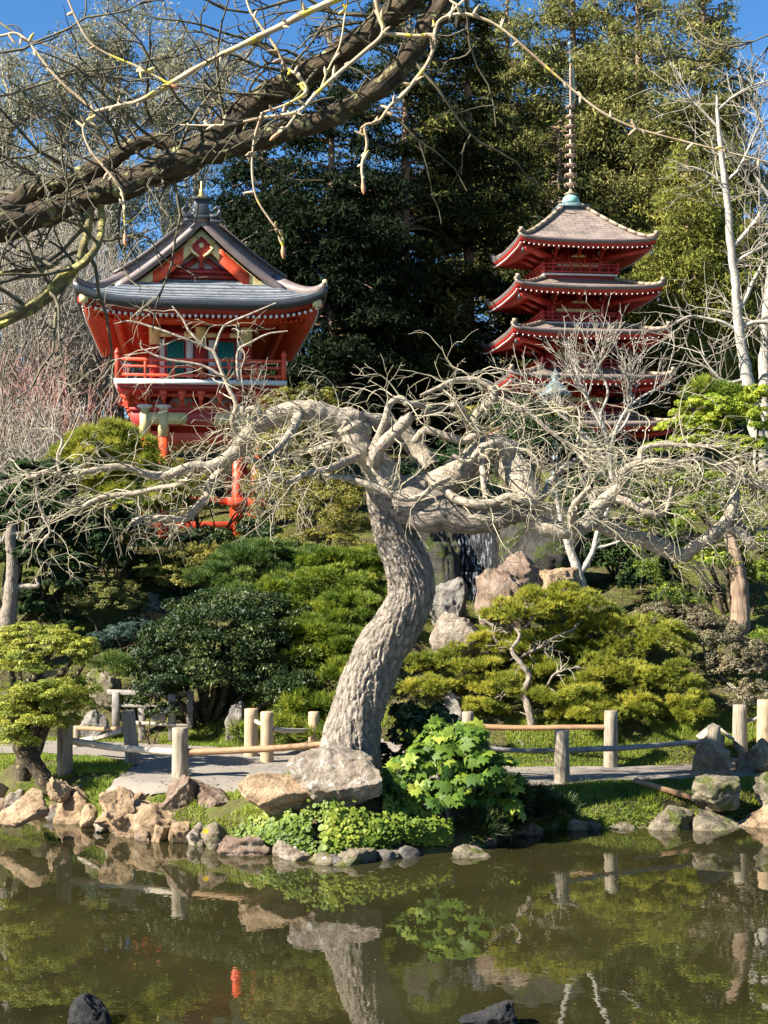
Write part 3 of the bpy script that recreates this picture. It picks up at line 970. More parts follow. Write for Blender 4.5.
def gz(py, v=0.0):
    return CAMZ + (HZ - py) * (GY0 + v) / F


gate = empty('temple_gate', TG(np.array([0, 5.0, 4.3])), 'red two storey Japanese gate with dark curved gabled roof, balcony and teal shutters', 'gate building')
Wd, Dp = 2.86, 10.0                       # half width, depth of the eaves
VG = 1.35                                 # how far back the gable wall stands
zr = gz(221, 1.0); ze = gz(299)


def side_z(u):
    s = np.clip(np.abs(u) / Wd, 0, 1)
    return ze + (zr - ze) * (1 - s) ** 1.42


def skirt_z(v):
    v = np.minimum(v, Dp - v)
    return ze + .72 * (np.clip(v, 0, 9) / VG) ** 1.1


def lift(u, v):
    a = np.clip(np.abs(u) / Wd, 0, 1); b = np.abs(v - Dp / 2) / (Dp / 2)
    return .26 * a ** 5 * np.clip(b, 0, 1) ** 8 + .09 * a ** 6


def lowroof(s, t, dz=0.0):
    u = (s * 2 - 1) * Wd; tt = t
    # denser rows near the two ends
    v = Dp * (.5 - .5 * np.cos(np.pi * tt))
    z = np.minimum(side_z(u), skirt_z(v)) + lift(u, v) + dz
    z = np.minimum(z, ze + .62 + .05)  if False else z
    return np.stack([u, v, z], -1)


def shingle_co(L):
    return np.stack([L[:, 0] + L[:, 1], np.minimum(L[:, 1], 3.0) * 1.0 + (L[:, 2]) * 1.2, L[:, 2] * 0], -1)


roof = grid_mesh('roof', TG, lowroof, 61, 81, M['slate'], gate, co=shingle_co)


def uproof(sgn):
    def f(s, t):
        u = sgn * (s * 1.92); v = VG - .42 + t * (Dp - 2 * VG + .84)
        zz = side_z(u) + .05 + lift(u, v) * 0
        return np.stack([u, v, zz], -1)
    return f


for sg in (-1, 1):
    o = grid_mesh('gable_roof', TG, uproof(sg), 20, 30, M['slate'], gate, co=lambda L: np.stack([L[:, 1], L[:, 2] * 1.4 + np.abs(L[:, 0]), L[:, 2] * 0], -1))
    md = o.modifiers.new('t', 'SOLIDIFY'); md.thickness = .09; md.offset = 0
cs = MB(TG)
for v_ in (.10, .26, .43, .61, .80, 1.0, 1.2):
    U = np.linspace(-Wd + .12 + v_ * .55, Wd - .12 - v_ * .55, 33)
    pts = [(u, v_, float(min(side_z(u), skirt_z(v_)) + lift(np.array([u]), np.array([v_]))[0]) + .012) for u in U]
    cs.tube(pts, .022, 4)
cs.build('roof_courses', M['course'], roof)
cs = MB(TG)
for sg in (-1, 1):
    for u_ in np.arange(.18, 1.9, .16):
        z_ = float(side_z(u_)) + .10
        cs.bar((sg * u_, VG - .40, z_), (sg * u_, VG + .26, z_), .05, .03)
cs.build('gable_courses', M['course'], roof)
# fascia round the eaves and the soffit
per = []
for t in np.linspace(-1, 1, 41): per.append((t * Wd, 0))
for t in np.linspace(0, 1, 31)[1:]: per.append((Wd, t * Dp))
for t in np.linspace(1, -1, 41)[1:]: per.append((t * Wd, Dp))
for t in np.linspace(1, 0, 31)[1:-1]: per.append((-Wd, t * Dp))
per = np.array(per); n = len(per)
topz = ze + lift(per[:, 0], per[:, 1])
ring = lambda off, z: np.stack([per[:, 0] * (1 - off / Wd), Dp / 2 + (per[:, 1] - Dp / 2) * (1 - off / (Dp / 2)), z], -1)


def rings(name, R, mat, T=TG, parent=None, smooth=False):
    V = T(np.concatenate(R)); nn = len(R[0]); i = np.arange(nn)
    Q = np.concatenate([np.stack([k * nn + i, k * nn + (i + 1) % nn, (k + 1) * nn + (i + 1) % nn, (k + 1) * nn + i], -1) for k in range(len(R) - 1)])
    return mesh_np(name, V, Q, mat, parent, smooth)


rings('eaves_fascia', [ring(0, topz + .012), ring(-.02, topz - .04), ring(.0, topz - .13), ring(.05, topz - .20), ring(.11, topz - .20)], M['fascia'], parent=gate)
rings('eaves_board', [ring(.11, topz - .20), ring(.13, topz - .30), ring(.25, topz - .31)], M['dred'], parent=gate)
zs = gz(318, 1.6)
rings('soffit', [ring(.25, topz - .31), ring(.85, topz - .25), ring(.86, topz * .6 + zs * .4 - .36), ring(.98, topz * .6 + zs * .4 - .36), ring(1.0, topz * .5 + zs * .5 - .16), ring(1.7, topz * 0 + zs + .02)], M['orange'], parent=gate)  # orange instead of red: brightness of the underside put into its colour
rings('eaves_purlin', [ring(.80, topz - .30), ring(.80, topz - .42), ring(.90, topz - .42), ring(.90, topz - .30)], M['orange'], parent=gate)
# rafters with white painted ends
rf = MB(TG); rc = MB(TG); rf2 = MB(TG)
def zl(u, v): return ze + float(lift(np.array([u]), np.array([v]))[0])
for i in range(41):
    u = -Wd + .22 + i * (2 * Wd - .44) / 40
    z = zl(u, 0)
    rf.bar((u, .20, z - .345), (u * .97, .82, z - .29), .055, .075); rf.bar((u * .94, 1.0, (z + zs) / 2 - .24), (u * .90, 1.70, zs - .05), .055, .075)
    rc.box(u - .032, u + .032, .150, .178, z - .375, z - .31)
for sg in (-1, 1):
    for i in range(44):
        v = .3 + i * (Dp - .6) / 43
        z = zl(Wd, v)
        rf.bar((sg * (Wd - .2), v, z - .345), (sg * (Wd - .82), v, z - .29), .055, .075); rf.bar((sg * (Wd - 1.0), v, (z + zs) / 2 - .24), (sg * (Wd - 1.7), v, zs - .05), .055, .075)
        rc.box(sg * (Wd - .165) - .014, sg * (Wd - .165) + .014, v - .032, v + .032, z - .375, z - .31)
    for vv in (0.0, Dp):   # corner beams
        v2 = .18 if vv == 0 else Dp - .18; v3 = 1.7 if vv == 0 else Dp - 1.7
        rf2.bar((sg * (Wd - .12), v2, zl(Wd, vv) - .33), (sg * (Wd - 1.8), v3, zs - .1), .14, .2)
build_pair(rf, rc, 'rafters', M['orange'], M['white'], gate); rf2.each('corner_beam', M['red'], gate)
cb = MB(TG)
for sg in (-1, 1):
    cb.box(sg * (Wd - .22) - .1, sg * (Wd - .22) + .1, .06, .2, zl(Wd, 0) - .44, zl(Wd, 0) - .28)
    cb.box(sg * (Wd - .5) - .1, sg * (Wd - .5) + .1, .5, .7, zs + .28, zs + .45)
cb.each('corner_cap', M['goldp'], gate)
# ridges: thick rake bands, hip bands, main ridge and finial
rk = MB(TG)
us = np.linspace(0.02, 1, 16)
def rake(sgn, v0, w, h, dz, u1, u2, mb):
    U = np.linspace(u1, u2, 15)
    lo = [(sgn * a, float(side_z(a)) + dz) for a in U]; hi = [(sgn * a, float(side_z(a)) + dz + h) for a in U]
    mb.prism(lo + hi[::-1], 'y', v0, v0 + w)
for sg in (-1, 1):
    rake(sg, VG - .48, .10, .20, -.10, 0, 1.98, rk)
    rake(sg, VG - .37, .09, .16, -.02, 0, 1.93, rk)
    rake(sg, VG + .28, .26, .44, .06, .06, 2.05, rk)
    rake(sg, VG + .22, .38, .06, .50, .06, 2.05, rk)
    rake(sg, Dp - VG - .3, .2, .2, .08, .1, 1.80, rk)
rk.box(-.14, .14, VG - .5, Dp - VG + .5, zr - .02, zr + .22); rk.box(-.19, .19, VG - .5, Dp - VG + .5, zr + .22, zr + .27)
rk.each('ridge', M['ridge'], gate)
hp = MB(TG)
for sg in (-1, 1):
    for vv, dirn in ((0, 1), (Dp, -1)):
        pts = []
        for t in np.linspace(0, 1, 14):
            u = Wd - .03 - t * (Wd - 1.78); v = vv + dirn * (.04 + t * (VG + .25))
            z = max(float(lowz) if False else 0, float(min(side_z(u), skirt_z(v)) + lift(np.array([u]), np.array([v]))[0]))
            pts.append((sg * u, v, z + .07 + .04 * (1 - t) ** 3 + .16 * t))
        hp.tube(pts, np.linspace(.085, .20, len(pts)), 6)
        hp.lathe((sg * (Wd - .06), vv + dirn * .02), [(.02, -.03), (.05, .0), (.05, .03), (.02, .05)], 10, pts[0][2])
hp.each('hip_ridge', M['ridge'], gate, per=2)
cr = MB(TG)
for sg in (-1, 1):
    T2 = [(sg * (Wd - .05), -.03, zl(Wd, 0) + .12)]
    cr.tube([(sg * (Wd - .05), -.06, zl(Wd, 0) + .12), (sg * (Wd - .05), -.02, zl(Wd, 0) + .12)], .06, 12)
cr.each('end_disc', M['goldp'], gate)
fn = MB(TG)
v0 = VG - .52
fn.box(-.17, .17, v0, v0 + .34, zr + .1, zr + .52); fn.box(-.22, .22, v0 - .04, v0 + .38, zr + .50, zr + .56); fn.box(-.24, .24, v0 - .03, v0 + .36, zr + .06, zr + .14)
for sg in (-1, 1):
    fn.tube([(sg * .2, v0 + .02, zr + .1), (sg * .36, v0 + .02, zr + .12), (sg * .44, v0 + .02, zr + .25), (sg * .36, v0 + .02, zr + .34), (sg * .27, v0 + .02, zr + .27)], [.07, .065, .055, .045, .03], 7)
    fn.tube([(sg * .2, v0 + .02, zr + .02), (sg * .4, v0 + .02, zr - .02), (sg * .5, v0 + .02, zr + .06)], [.06, .05, .03], 7)
fo = fn.build('ridge_ornament', M['fascia'], gate, bevel=.01)
f2 = MB(TG); f2.lathe((0, v0 + .15), [(.09, .56), (.10, .62), (.05, .66), (.045, .78), (.02, .95), (.004, 1.0)], 10, zr); f2.build('finial', M['brass'], fo)
# gable
zb = float(skirt_z(np.array([VG]))) + .0
gb = MB(TG)
def slope_poly(off, umin, umax, n=10):
    return [(u, float(side_z(abs(u))) - off) for u in np.linspace(umin, umax, n)]
outer = slope_poly(.10, -1.62, 1.62, 25)
gb.prism(outer + [(1.55, zb - .05), (-1.55, zb - .05)], 'y', VG + .02, VG + .06)
gb.build('gable_wall', M['white'], gate)
g2 = MB(TG)
for sg in (-1, 1):
    A = [(sg * u, float(side_z(u)) - .14) for u in np.linspace(0, 1.62, 12)]
    Bq = [(sg * u, float(side_z(u)) - .14 - .34) for u in np.linspace(0, 1.62, 12)]
    g2.prism(A + Bq[::-1], 'y', VG - .30, VG - .25)
g2.each('barge_boards', M['goldp'], gate)
g3 = MB(TG)
for sg in (-1, 1):
    A = [(sg * u, float(side_z(u)) - .17) for u in np.linspace(.42, 1.12, 7)]
    Bq = [(sg * u, float(side_z(u)) - .17 - .36) for u in np.linspace(.42, 1.12, 7)]
    g3.prism(A + Bq[::-1], 'y', VG - .325, VG - .302)
g3.each('barge_panels', M['orange'], gate)
g4 = MB(TG)
zt = float(side_z(0))
g4.box(-1.45, 1.45, VG - .1, VG + .01, zb - .02, zb + .1)
g4.box(-1.02, 1.02, VG - .12, VG + .015, zb + .12, zb + .22)
for sg in (-1, 1):
    for (a, b, c, d) in ((.95, zb + .15, .25, zb + .62), (.55, zb + .14, .12, zb + .45)):
        g4.bar((sg * a, VG - .04, b), (sg * c, VG - .04, d), .10, .11)
g4.box(-.06, .06, VG - .1, VG, zb + .1, zb + .8)
g4.build('gable_beams', M['dred'], gate)
g5 = MB(TG)
zc = zt - .62
g5.prism([(0, zc + .30), (.30, zc), (.17, zc - .12), (0, zc - .30), (-.17, zc - .12), (-.30, zc)], 'y', VG - .36, VG - .33)
g5.build('pendant', M['red'], gate)
g6 = MB(TG)
g6.prism([(0, zt - .2), (.34, zt - .44), (.16, zt - .62), (-.16, zt - .62), (-.34, zt - .44)], 'y', VG - .332, VG - .327)
for sg in (-1, 1): g6.tube([(sg * .05, VG - .37, zc - .18), (sg * .17, VG - .37, zc - .1), (sg * .27, VG - .37, zc + .02), (sg * .2, VG - .37, zc + .05)], [.02, .035, .03, .015], 6)
g6.tube([(0, VG - .39, zc + .08), (0, VG - .36, zc + .08)], .06, 10)
g6.build('pendant_gilding', M['goldp'], gate)

# upper storey
VB = 1.7; HB = 1.09                         # front of the body, its half width
zf = gz(380, .8); zwt = gz(331, VB)
def uo(px, v): return ((px - 384) / F * (GY0 + v)) - TG(np.array([0, 0, 0]))[0] + v * math.sin(AL)
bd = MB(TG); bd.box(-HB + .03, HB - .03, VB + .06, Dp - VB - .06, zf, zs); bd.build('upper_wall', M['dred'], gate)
co_ = MB(TG); cg = MB(TG)
cols = [-1.09, 0.0, 1.09]
for u in cols:
    wc = .115
    for v in ([VB] if u == 0 else [VB, 4.0, 6.2, Dp - VB]):
        co_.lathe((u, v), [(wc, 0), (wc, zwt - zf - .33)], 12, zf)
        cg.lathe((u, v), [(wc + .012, zwt - zf - .34), (wc + .02, zwt - zf + .06), (wc + .05, zwt - zf + .10)], 12, zf)
co_.each('upper_column', M['red'], gate); cg.each('column_gilding', M['goldp'], gate)
bm_ = MB(TG)
bm_.box(-HB - .1, HB + .1, VB - .05, VB + .05, zwt - .16, zwt - .02); bm_.box(-HB - .3, HB + .3, VB - .1, VB + .1, zwt + .14, zwt + .24)
for sg in (-1, 1):
    bm_.box(sg * HB - .05, sg * HB + .05, VB, Dp - VB, zwt - .16, zwt - .02)
    bm_.box(sg * HB - .08, sg * HB + .08, VB - .2, Dp - VB + .2, zwt + .14, zwt + .24)
bm_.build('head_beams', M['red'], gate, bevel=.008)
gp = MB(TG)
for u in (-.85, -.24, .24, .85): gp.box(u - .16, u + .16, VB - .075, VB - .052, zwt - .15, zwt - .04)
gp.each('beam_gilding', M['goldp'], gate)
# panels and shutters
wp = MB(TG)
for u in (-.93, -.27, .27, .93): wp.box(u - .085, u + .085, VB - .01, VB + .05, zf + .05, zwt - .2)
wp.each('white_panel', M['white'], gate)
for u in (-.60, .60):
    m_ = MB(TG); m_.box(u - .245, u + .245, VB - .02, VB + .055, zf + .03, zwt - .19)
    fr = m_.build('shutter_frame', M['dred'], gate)
    m_ = MB(TG); m_.box(u - .20, u + .20, VB - .03, VB - .022, zf + .05, zwt - .25)
    for i in range(7): m_.box(u - .19 + i * .058, u - .19 + i * .058 + .034, VB - .055, VB - .03, zf + .05, zwt - .26)
    m_.build('shutter', M['teal'], fr)
# brackets under the eaves and under the balcony
def bracket(mb, mg, mw, u, v, z, s, out=-1):
    mb.box(u - .10 * s, u + .10 * s, v - .1 * s, v + .1 * s, z, z + .10 * s)
    mb.box(u - .32 * s, u + .32 * s, v - .06 * s, v + .06 * s, z + .10 * s, z + .20 * s)
    for du in (-.27, 0, .27): mb.box(u + du * s - .06 * s, u + du * s + .06 * s, v - .07 * s, v + .07 * s, z + .20 * s, z + .29 * s)
    for j in range(3):
        mb.box(u - .05 * s, u + .05 * s, v + out * (.25 + .22 * j) * s, v, z + (.10 + .16 * j) * s, z + (.20 + .16 * j) * s)
        mb.box(u - .075 * s, u + .075 * s, v + out * (.28 + .22 * j) * s, v + out * (.14 + .22 * j) * s, z + (.20 + .16 * j) * s, z + (.27 + .16 * j) * s)
    mg.box(u - .035 * s, u + .035 * s, v + out * .74 * s - .02, v + out * .74 * s, z + .36 * s, z + .48 * s)
bo = MB(TG); bgi = MB(TG)
for u in (-1.09, -.36, .36, 1.09, 0):
    bracket(bo, bgi, None, u, VB, zwt + .10, 1.0)
    bo.bar((u, VB - .1, zwt + .5), (u * 1.25, .7, zs + .18), .09)
for sg in (-1, 1):
    for v in (VB, 3.4, 5, 6.6, Dp - VB):
        bo.bar((sg * 1.0, v, zwt + .1), (sg * 1.75, v, zwt + .42), .11, .13); bo.box(sg * 1.45 - .28, sg * 1.45 + .28, v - .07, v + .07, zwt + .30, zwt + .40)
        bo.box(sg * 1.75 - .08, sg * 1.75 + .08, v - .3, v + .3, zwt + .42, zwt + .54)
for j, (uu, zz) in enumerate(((1.5, zwt + .40), (2.05, zwt + .46))):
    for sg in (-1, 1): bo.box(sg * uu - .05, sg * uu + .05, 1.2 - j * .5, Dp - 1.2 + j * .5, zz, zz + .1)
    bo.box(-uu, uu, 1.2 - j * .5 - .05, 1.2 - j * .5 + .05, zz, zz + .1)
bo.build('eaves_brackets', M['orange'], gate, bevel=.008); bgi.build('bracket_gilding', M['goldp'], gate)
sw = MB(TG)
for u in (-.73, -.18, .18, .73):    # pale cloud shaped struts
    pts = [(-.16, 0), (-.05, .02), (.02, .12), (.16, .16), (.15, .22), (.02, .20), (-.06, .09), (-.17, .06)]
    s_ = 1 if u < 0 else -1
    sw.prism([(u + s_ * a, zwt + .34 + b) for a, b in pts], 'y', VB - .35, VB - .31)
sw.each('carved_strut', M['goldp'], gate)
# balcony
VBAL = .72; HBAL = 1.92
bl = MB(TG); bl.box(-HBAL - .07, HBAL + .07, VBAL - .07, Dp - VBAL + .07, zf - .105, zf); bl.build('balcony_edge', M['white'], gate)
bl = MB(TG); bl.box(-HBAL, HBAL, VBAL, Dp - VBAL, zf - .24, zf - .107); bl.box(-HBAL + .02, HBAL - .02, VBAL + .02, Dp - VBAL - .02, zf, zf + .02); bl.build('balcony_floor', M['dred'], gate)
rl = MB(TG)
hh = .50
pos = [(-HBAL, VBAL), (HBAL, VBAL), (HBAL, Dp - VBAL), (-HBAL, Dp - VBAL)]
for (u, v) in pos:
    rl.box(u - .05, u + .05, v - .05, v + .05, zf + .02, zf + hh + .06); rl.lathe((u, v), [(.06, 0), (.075, .05), (.05, .09), (.015, .16)], 8, zf + hh + .06)
for (a, b) in ((0, 1), (1, 2), (2, 3), (3, 0)):
    p, q_ = np.array(pos[a]), np.array(pos[b])
    for z, w in ((hh - .04, .07), (hh - .2, .05), (.1, .06)):
        rl.bar((*p, zf + z), (*q_, zf + z), w)
    L = np.linalg.norm(q_ - p); nn = int(L / .62)
    for i in range(1, nn):
        c = p + (q_ - p) * i / nn
        rl.box(c[0] - .03, c[0] + .03, c[1] - .03, c[1] + .03, zf + .02, zf + hh - .05)
rl.build('balcony_railing', M['orange'], gate, bevel=.006)
# storey between balcony and lower beam
z1 = gz(411, 1.4); z2 = gz(427, 1.4)
VL = 1.25
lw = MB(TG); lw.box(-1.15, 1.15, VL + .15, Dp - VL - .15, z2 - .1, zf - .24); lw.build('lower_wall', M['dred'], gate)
lwp = MB(TG)
for u in (-.44, .44): lwp.prism([(u - .33, z1 + .03), (u + .33, z1 + .03), (u + .33, z1 + .14), (u + .2, z1 + .32), (u - .2, z1 + .32), (u - .33, z1 + .14)], 'y', VL + .10, VL + .145)
for u in (-1.02, 1.02): lwp.box(u - .1, u + .1, VL + .1, VL + .145, z1 + .03, z1 + .25)
lwp.each('plaster_panel', M['white'], gate)
bb = MB(TG); bbg = MB(TG)
lcols = [-1.30, -.87, .87, 1.30]
for u in [-1.72] + lcols + [0, -.44, .44, 1.72]:
    bracket(bb, bbg, None, u * .98, VL + .05, z1 + .02, .62)
    bb.box(u - .085, u + .085, VBAL + .05, VBAL + .2, zf - .34, zf - .24); bb.box(u - .055, u + .055, VBAL + .08, VBAL + .17, zf - .46, zf - .34)
    bb.bar((u, VL, z1 + .25), (u, VBAL + .05, zf - .3), .09, .12)
for sg in (-1, 1):
    for v in np.linspace(VL, Dp - VL, 7):
        bb.bar((sg * 1.1, v, z1 + .02), (sg * 1.85, v, zf - .3), .1, .14); bb.box(sg * 1.55 - .3, sg * 1.55 + .3, v - .06, v + .06, zf - .4, zf - .3)
    bb.box(sg * 1.45 - .05, sg * 1.45 + .05, .9, Dp - .9, z1 + .22, z1 + .32); bb.box(sg * 1.72 - .05, sg * 1.72 + .05, .8, Dp - .8, zf - .36, zf - .26)
bb.box(-1.75, 1.75, VL - .25, VL - .15, z1 + .30, z1 + .38)
bb.build('balcony_brackets', M['orange'], gate, bevel=.006); bbg.build('balcony_bracket_gilding', M['goldp'], gate)
lb = MB(TG); lb.box(-1.62, 1.62, VL - .07, VL + .09, z2, z1 - .02)
for sg in (-1, 1): lb.box(sg * 1.25 - .07, sg * 1.25 + .07, VL + .1, Dp - VL, z2, z1 - .02)
lb.box(-1.66, 1.66, VL - .1, VL + .12, z1 - .018, z1 + .05)
lb.build('lower_beam', M['red'], gate, bevel=.008)
lg = MB(TG)
for u in (-1.08, -.56, .56, 1.08): lg.prism([(u - .2, z2 + .04), (u + .2, z2 + .04), (u + .26, (z1 + z2) / 2), (u + .2, z1 - .06), (u - .2, z1 - .06), (u - .26, (z1 + z2) / 2)], 'y', VL - .092, VL - .072)
lg.each('lower_beam_gilding', M['goldp'], gate)
zg0 = 4.0
zsl = gz(437, VL)
lc = MB(TG); ls = MB(TG); lcap = MB(TG)
for u in lcols:
    for v in (VL, 3.4, 6.6, Dp - VL):
        gzz = Hs(*TG(np.array([u, v, 0]))[:2]) - .25
        lc.lathe((u, v), [(.125, 0), (.125, zsl - gzz)], 14, gzz)
        ls.lathe((u, v), [(.135, zsl), (.135, z1 + .02)], 14, 0)
        lcap.lathe((u, v), [(.14, z1 + .02), (.19, z1 + .06), (.19, z1 + .12)], 14, 0)
lc.each('lower_column', M['orange'], gate); ls.each('column_sleeve', M['goldp'], gate); lcap.each('column_cap', M['white'], gate)
lt = MB(TG)
zt1, zt2 = gz(443, VL), gz(433, VL)
lt.box(-1.3, 1.3, VL - .05, VL + .05, zt1, zt2)
zq = gz(501, VL)
lt.box(-1.5, 1.5, VL - .06, VL + .06, zq - .09, zq + .09)
zq = gz(525, VL)
lt.box(-1.55, 1.5, VL - .07, VL + .07, zq - .08, zq + .08)
for sg in (-1, 1): lt.box(sg * 1.3 - .05, sg * 1.3 + .05, VL, Dp - VL, zq - .08, zq + .08)
for u in lcols: lt.box(u - .24, u + .24, VL - .2, VL + .2, gz(503, VL) - .06, gz(503, VL) + .12)
lt.build('tie_beams', M['orange'], gate, bevel=.008)

# ------------------------------------------------------------------ pagoda
PY0 = 45.0
TP = frame(590, PY0)
S0 = 2.14
def pz(py, v=0.0): return CAMZ + (HZ - py) * (PY0 + v) / F
pag = empty('pagoda', TP(np.array([0, S0, 5.2])), 'slender five storey red pagoda with brown roofs and a tall ringed bronze spire', 'pagoda')
eaves = [(238, S0), (285, S0 * 1.07), (330, S0 * 1.13), (376, S0 * 1.18), (423, S0 * 1.23)]
Tc = lambda p: TP(np.asarray(p, float) + np.array([0, S0, 0]))     # centred frame
def pl(u, v, s):
    a = np.abs(u) / s; b = np.abs(v) / s
    return .10 * np.clip(a, 0, 1) ** 6 * np.clip(b, 0, 1) ** 6 + .05 * np.maximum(a, b) ** 6 * np.minimum(a, b)
for i, (ey, s) in enumerate(eaves):
    tier = empty('storey', Tc(np.array([0, 0, pz(ey)])))
    tier.parent = pag; tier.location = np.array(tier.location) - ORIGIN[pag.name]
    ORIGIN[tier.name] = Tc(np.array([0, 0, pz(ey)]))
    e = pz(ey, S0 - s); hb = .74 + .035 * i                     # half body
    inner = .30 if i == 0 else hb + .33
    rise = (pz(207, S0) - e) if i == 0 else .42
    def f(sg_, t_, s=s, e=e, rise=rise, inner=inner):
        # s: round the square (0..1), t: from the eave inwards
        k4 = np.floor(np.clip(sg_, 0, .99999) * 4).astype(int); w = sg_ * 4 - k4; w = w * 2 - 1
        r = s + (inner - s) * t_
        u = np.choose(k4, [w, np.ones_like(w), -w, -np.ones_like(w)]) * r; v = np.choose(k4, [-np.ones_like(w), w, np.ones_like(w), -w]) * r
        z = e + rise * (t_ ** 1.25) + pl(u, v, s) * (1 - t_)
        return np.stack([u, v, z], -1)
    def cof(L, s=s):
        m = np.maximum(np.abs(L[:, 0]), np.abs(L[:, 1])); a = np.where(np.abs(L[:, 1]) >= np.abs(L[:, 0]) - 1e-6, L[:, 0], L[:, 1])
        return np.stack([a, (s - m) * 1.1, L[:, 2] * 0], -1)
    grid_mesh('roof', Tc, f, 97, 16, M['copper'], tier, co=cof)
    sq = []
    for k4 in range(4):
        for w in np.linspace(-1, 1, 19)[:-1]:
            sq.append([(w, -1), (1, w), (-w, 1), (-1, -w)][k4])
    sq = np.array(sq)
    tz = e + pl(sq[:, 0] * s, sq[:, 1] * s, s)
    rg = lambda off, z: np.stack([sq[:, 0] * (s - off), sq[:, 1] * (s - off), z], -1)
    rings('eaves_fascia', [rg(0, tz + .015), rg(-.02, tz - .02), rg(.03, tz - .10)], M['ridge'], T=Tc, parent=tier)
    zi = e + .14
    rings('eaves_board', [rg(.03, tz - .10), rg(.06, tz - .20), rg(.12, tz - .21)], M['red'], T=Tc, parent=tier)
    rings('soffit', [rg(.12, tz - .21), rg(.6, tz * .5 + zi * .5 - .09), rg(s - hb - .02, tz * 0 + zi)], M['dred'], T=Tc, parent=tier)
    r1 = MB(Tc); r2 = MB(Tc)
    nn = 27
    for j in range(nn):
        a = -s + .16 + j * (2 * s - .32) / (nn - 1)
        z = e + float(pl(np.array([a]), np.array([s]), s)[0]) - .235
        mm = max(hb, min(abs(a) + .02, s - .12)); zq_ = z + (zi - .04 - z) * (s - mm) / (s - hb)
        for (p, q_, cx) in (((a, -s + .1), (a, -mm), (a, -s + .06)), ((-s + .1, a), (-mm, a), (-s + .06, a)), ((s - .1, a), (mm, a), (s - .06, a))):
            r1.bar((*p, z), (*q_, zq_), .045, .06)
            r2.box(cx[0] - .019, cx[0] + .019, cx[1] - .014, cx[1] + .014, z - .016, z + .020)
    build_pair(r1, r2, 'rafters', M['red'], M['white'], tier)
    hp = MB(Tc)
    for sx in (-1, 1):
        for sy in (-1, 1):
            L = [f(np.array([0.0]), np.array([t]))[0] for t in np.linspace(0, 1, 9)]
            pts = [(sx * abs(p[0]), sy * abs(p[1]), p[2] + .05) for p in L]
            for a, b in zip(pts[:-1], pts[1:]): hp.bar(a, b, .13, .09)
            hp.box(pts[0][0] - .1 * (sx > 0) , pts[0][0] + .1 * (sx < 0) + .02, pts[0][1] - .06, pts[0][1] + .06, pts[0][2], pts[0][2] + .12)
            r = (sx * s * .98, sy * s * .98)
    hp.each('hip_cap', M['hip'], tier, per=9)
    wb = MB(Tc)
    for sx in (-1, 1):
        for sy in (-1, 1): wb.lathe((sx * (s - .14), sy * (s - .14)), [(.02, -.30), (.05, -.27), (.045, -.18), (.015, -.12)], 8, e - .12)
    wb.each('wind_bell', M['fascia'], tier)
    # body of this storey, down to its balcony
    zbal = pz([272, 321, 368, 413, 459][i], S0 - hb - .5)
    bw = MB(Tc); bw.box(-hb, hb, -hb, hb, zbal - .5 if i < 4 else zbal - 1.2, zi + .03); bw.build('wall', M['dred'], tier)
    cl = MB(Tc); gl = MB(Tc)
    for sx in (-1, -.34, .34, 1):
        for sy in (-1, 1):
            cl.lathe((sx * hb, sy * (hb + .01)), [(.065, 0), (.065, zi - zbal - .25)], 8, zbal)
            cl.lathe((sy * (hb + .01), sx * hb), [(.065, 0), (.065, zi - zbal - .25)], 8, zbal)
    for sx in (-1, 1): gl.lathe((sx * hb, -hb - .01), [(.072, zi - zbal - .36), (.075, zi - zbal - .2)], 8, zbal)
    cl.each('column', M['red'], tier)
    zc = e - .42
    gl.box(-hb + .08, hb - .08, -hb - .09, -hb - .05, zc - .18, zc - .04)
    gl.prism([(-.24, zc + .12), (.24, zc + .12), (.18, zc + .18), (.08, zc + .20), (.05, zc + .27), (-.05, zc + .27), (-.08, zc + .20), (-.18, zc + .18)], 'y', -hb - .2, -hb - .17)
    gl.build('gilding', M['goldp'], tier)
    for sx in (-1, 0, 1):
        bk = MB(Tc); dum = MB(Tc)
        bracket(bk, dum, None, sx * hb, -hb, zc, .8)
        dum.build('bracket_gilding', M['goldp'], bk.build('bracket', M['red'], tier)) if False else (bk.build('bracket', M['red'], tier), dum.build('bracket_gilding', M['goldp'], tier))
    bk = MB(Tc)
    for sx in (-1, 0, 1):
        bk.bar((-hb, sx * hb, zc), (-hb - .8, sx * hb, zc + .35), .1, .12); bk.bar((hb, sx * hb, zc), (hb + .8, sx * hb, zc + .35), .1, .12)
    for sx in (-1, 1): bk.bar((sx * hb, -hb, zc + .1), (sx * (s - .25), -s + .25, e - .22), .12, .14)
    bk.box(-hb - .5, hb + .5, -hb - .55, -hb - .46, zc + .36, zc + .44)
    bk.build('eaves_beams', M['red'], tier)
    # balcony
    hw = hb + .43
    bf = MB(Tc); bf.box(-hw, hw, -hw, hw, zbal - .06, zbal - .005); bf.build('balcony_edge', M['white'], tier)
    bf = MB(Tc); bf.box(-hw + .04, hw - .04, -hw + .04, hw - .04, zbal - .24, zbal - .062); bf.build('balcony_floor', M['dred'], tier)
    br = MB(Tc)
    for sx in (-1, 1):
        for sy in (-1, 1): br.box(sx * hw - .035, sx * hw + .035, sy * hw - .035, sy * hw + .035, zbal, zbal + .36)
    for z, w in ((.29, .045), (.19, .035), (.05, .045)):
        for sy in (-1, 1):
            br.bar((-hw - .08, sy * hw, zbal + z), (hw + .08, sy * hw, zbal + z), w); br.bar((sy * hw, -hw - .08, zbal + z), (sy * hw, hw + .08, zbal + z), w)
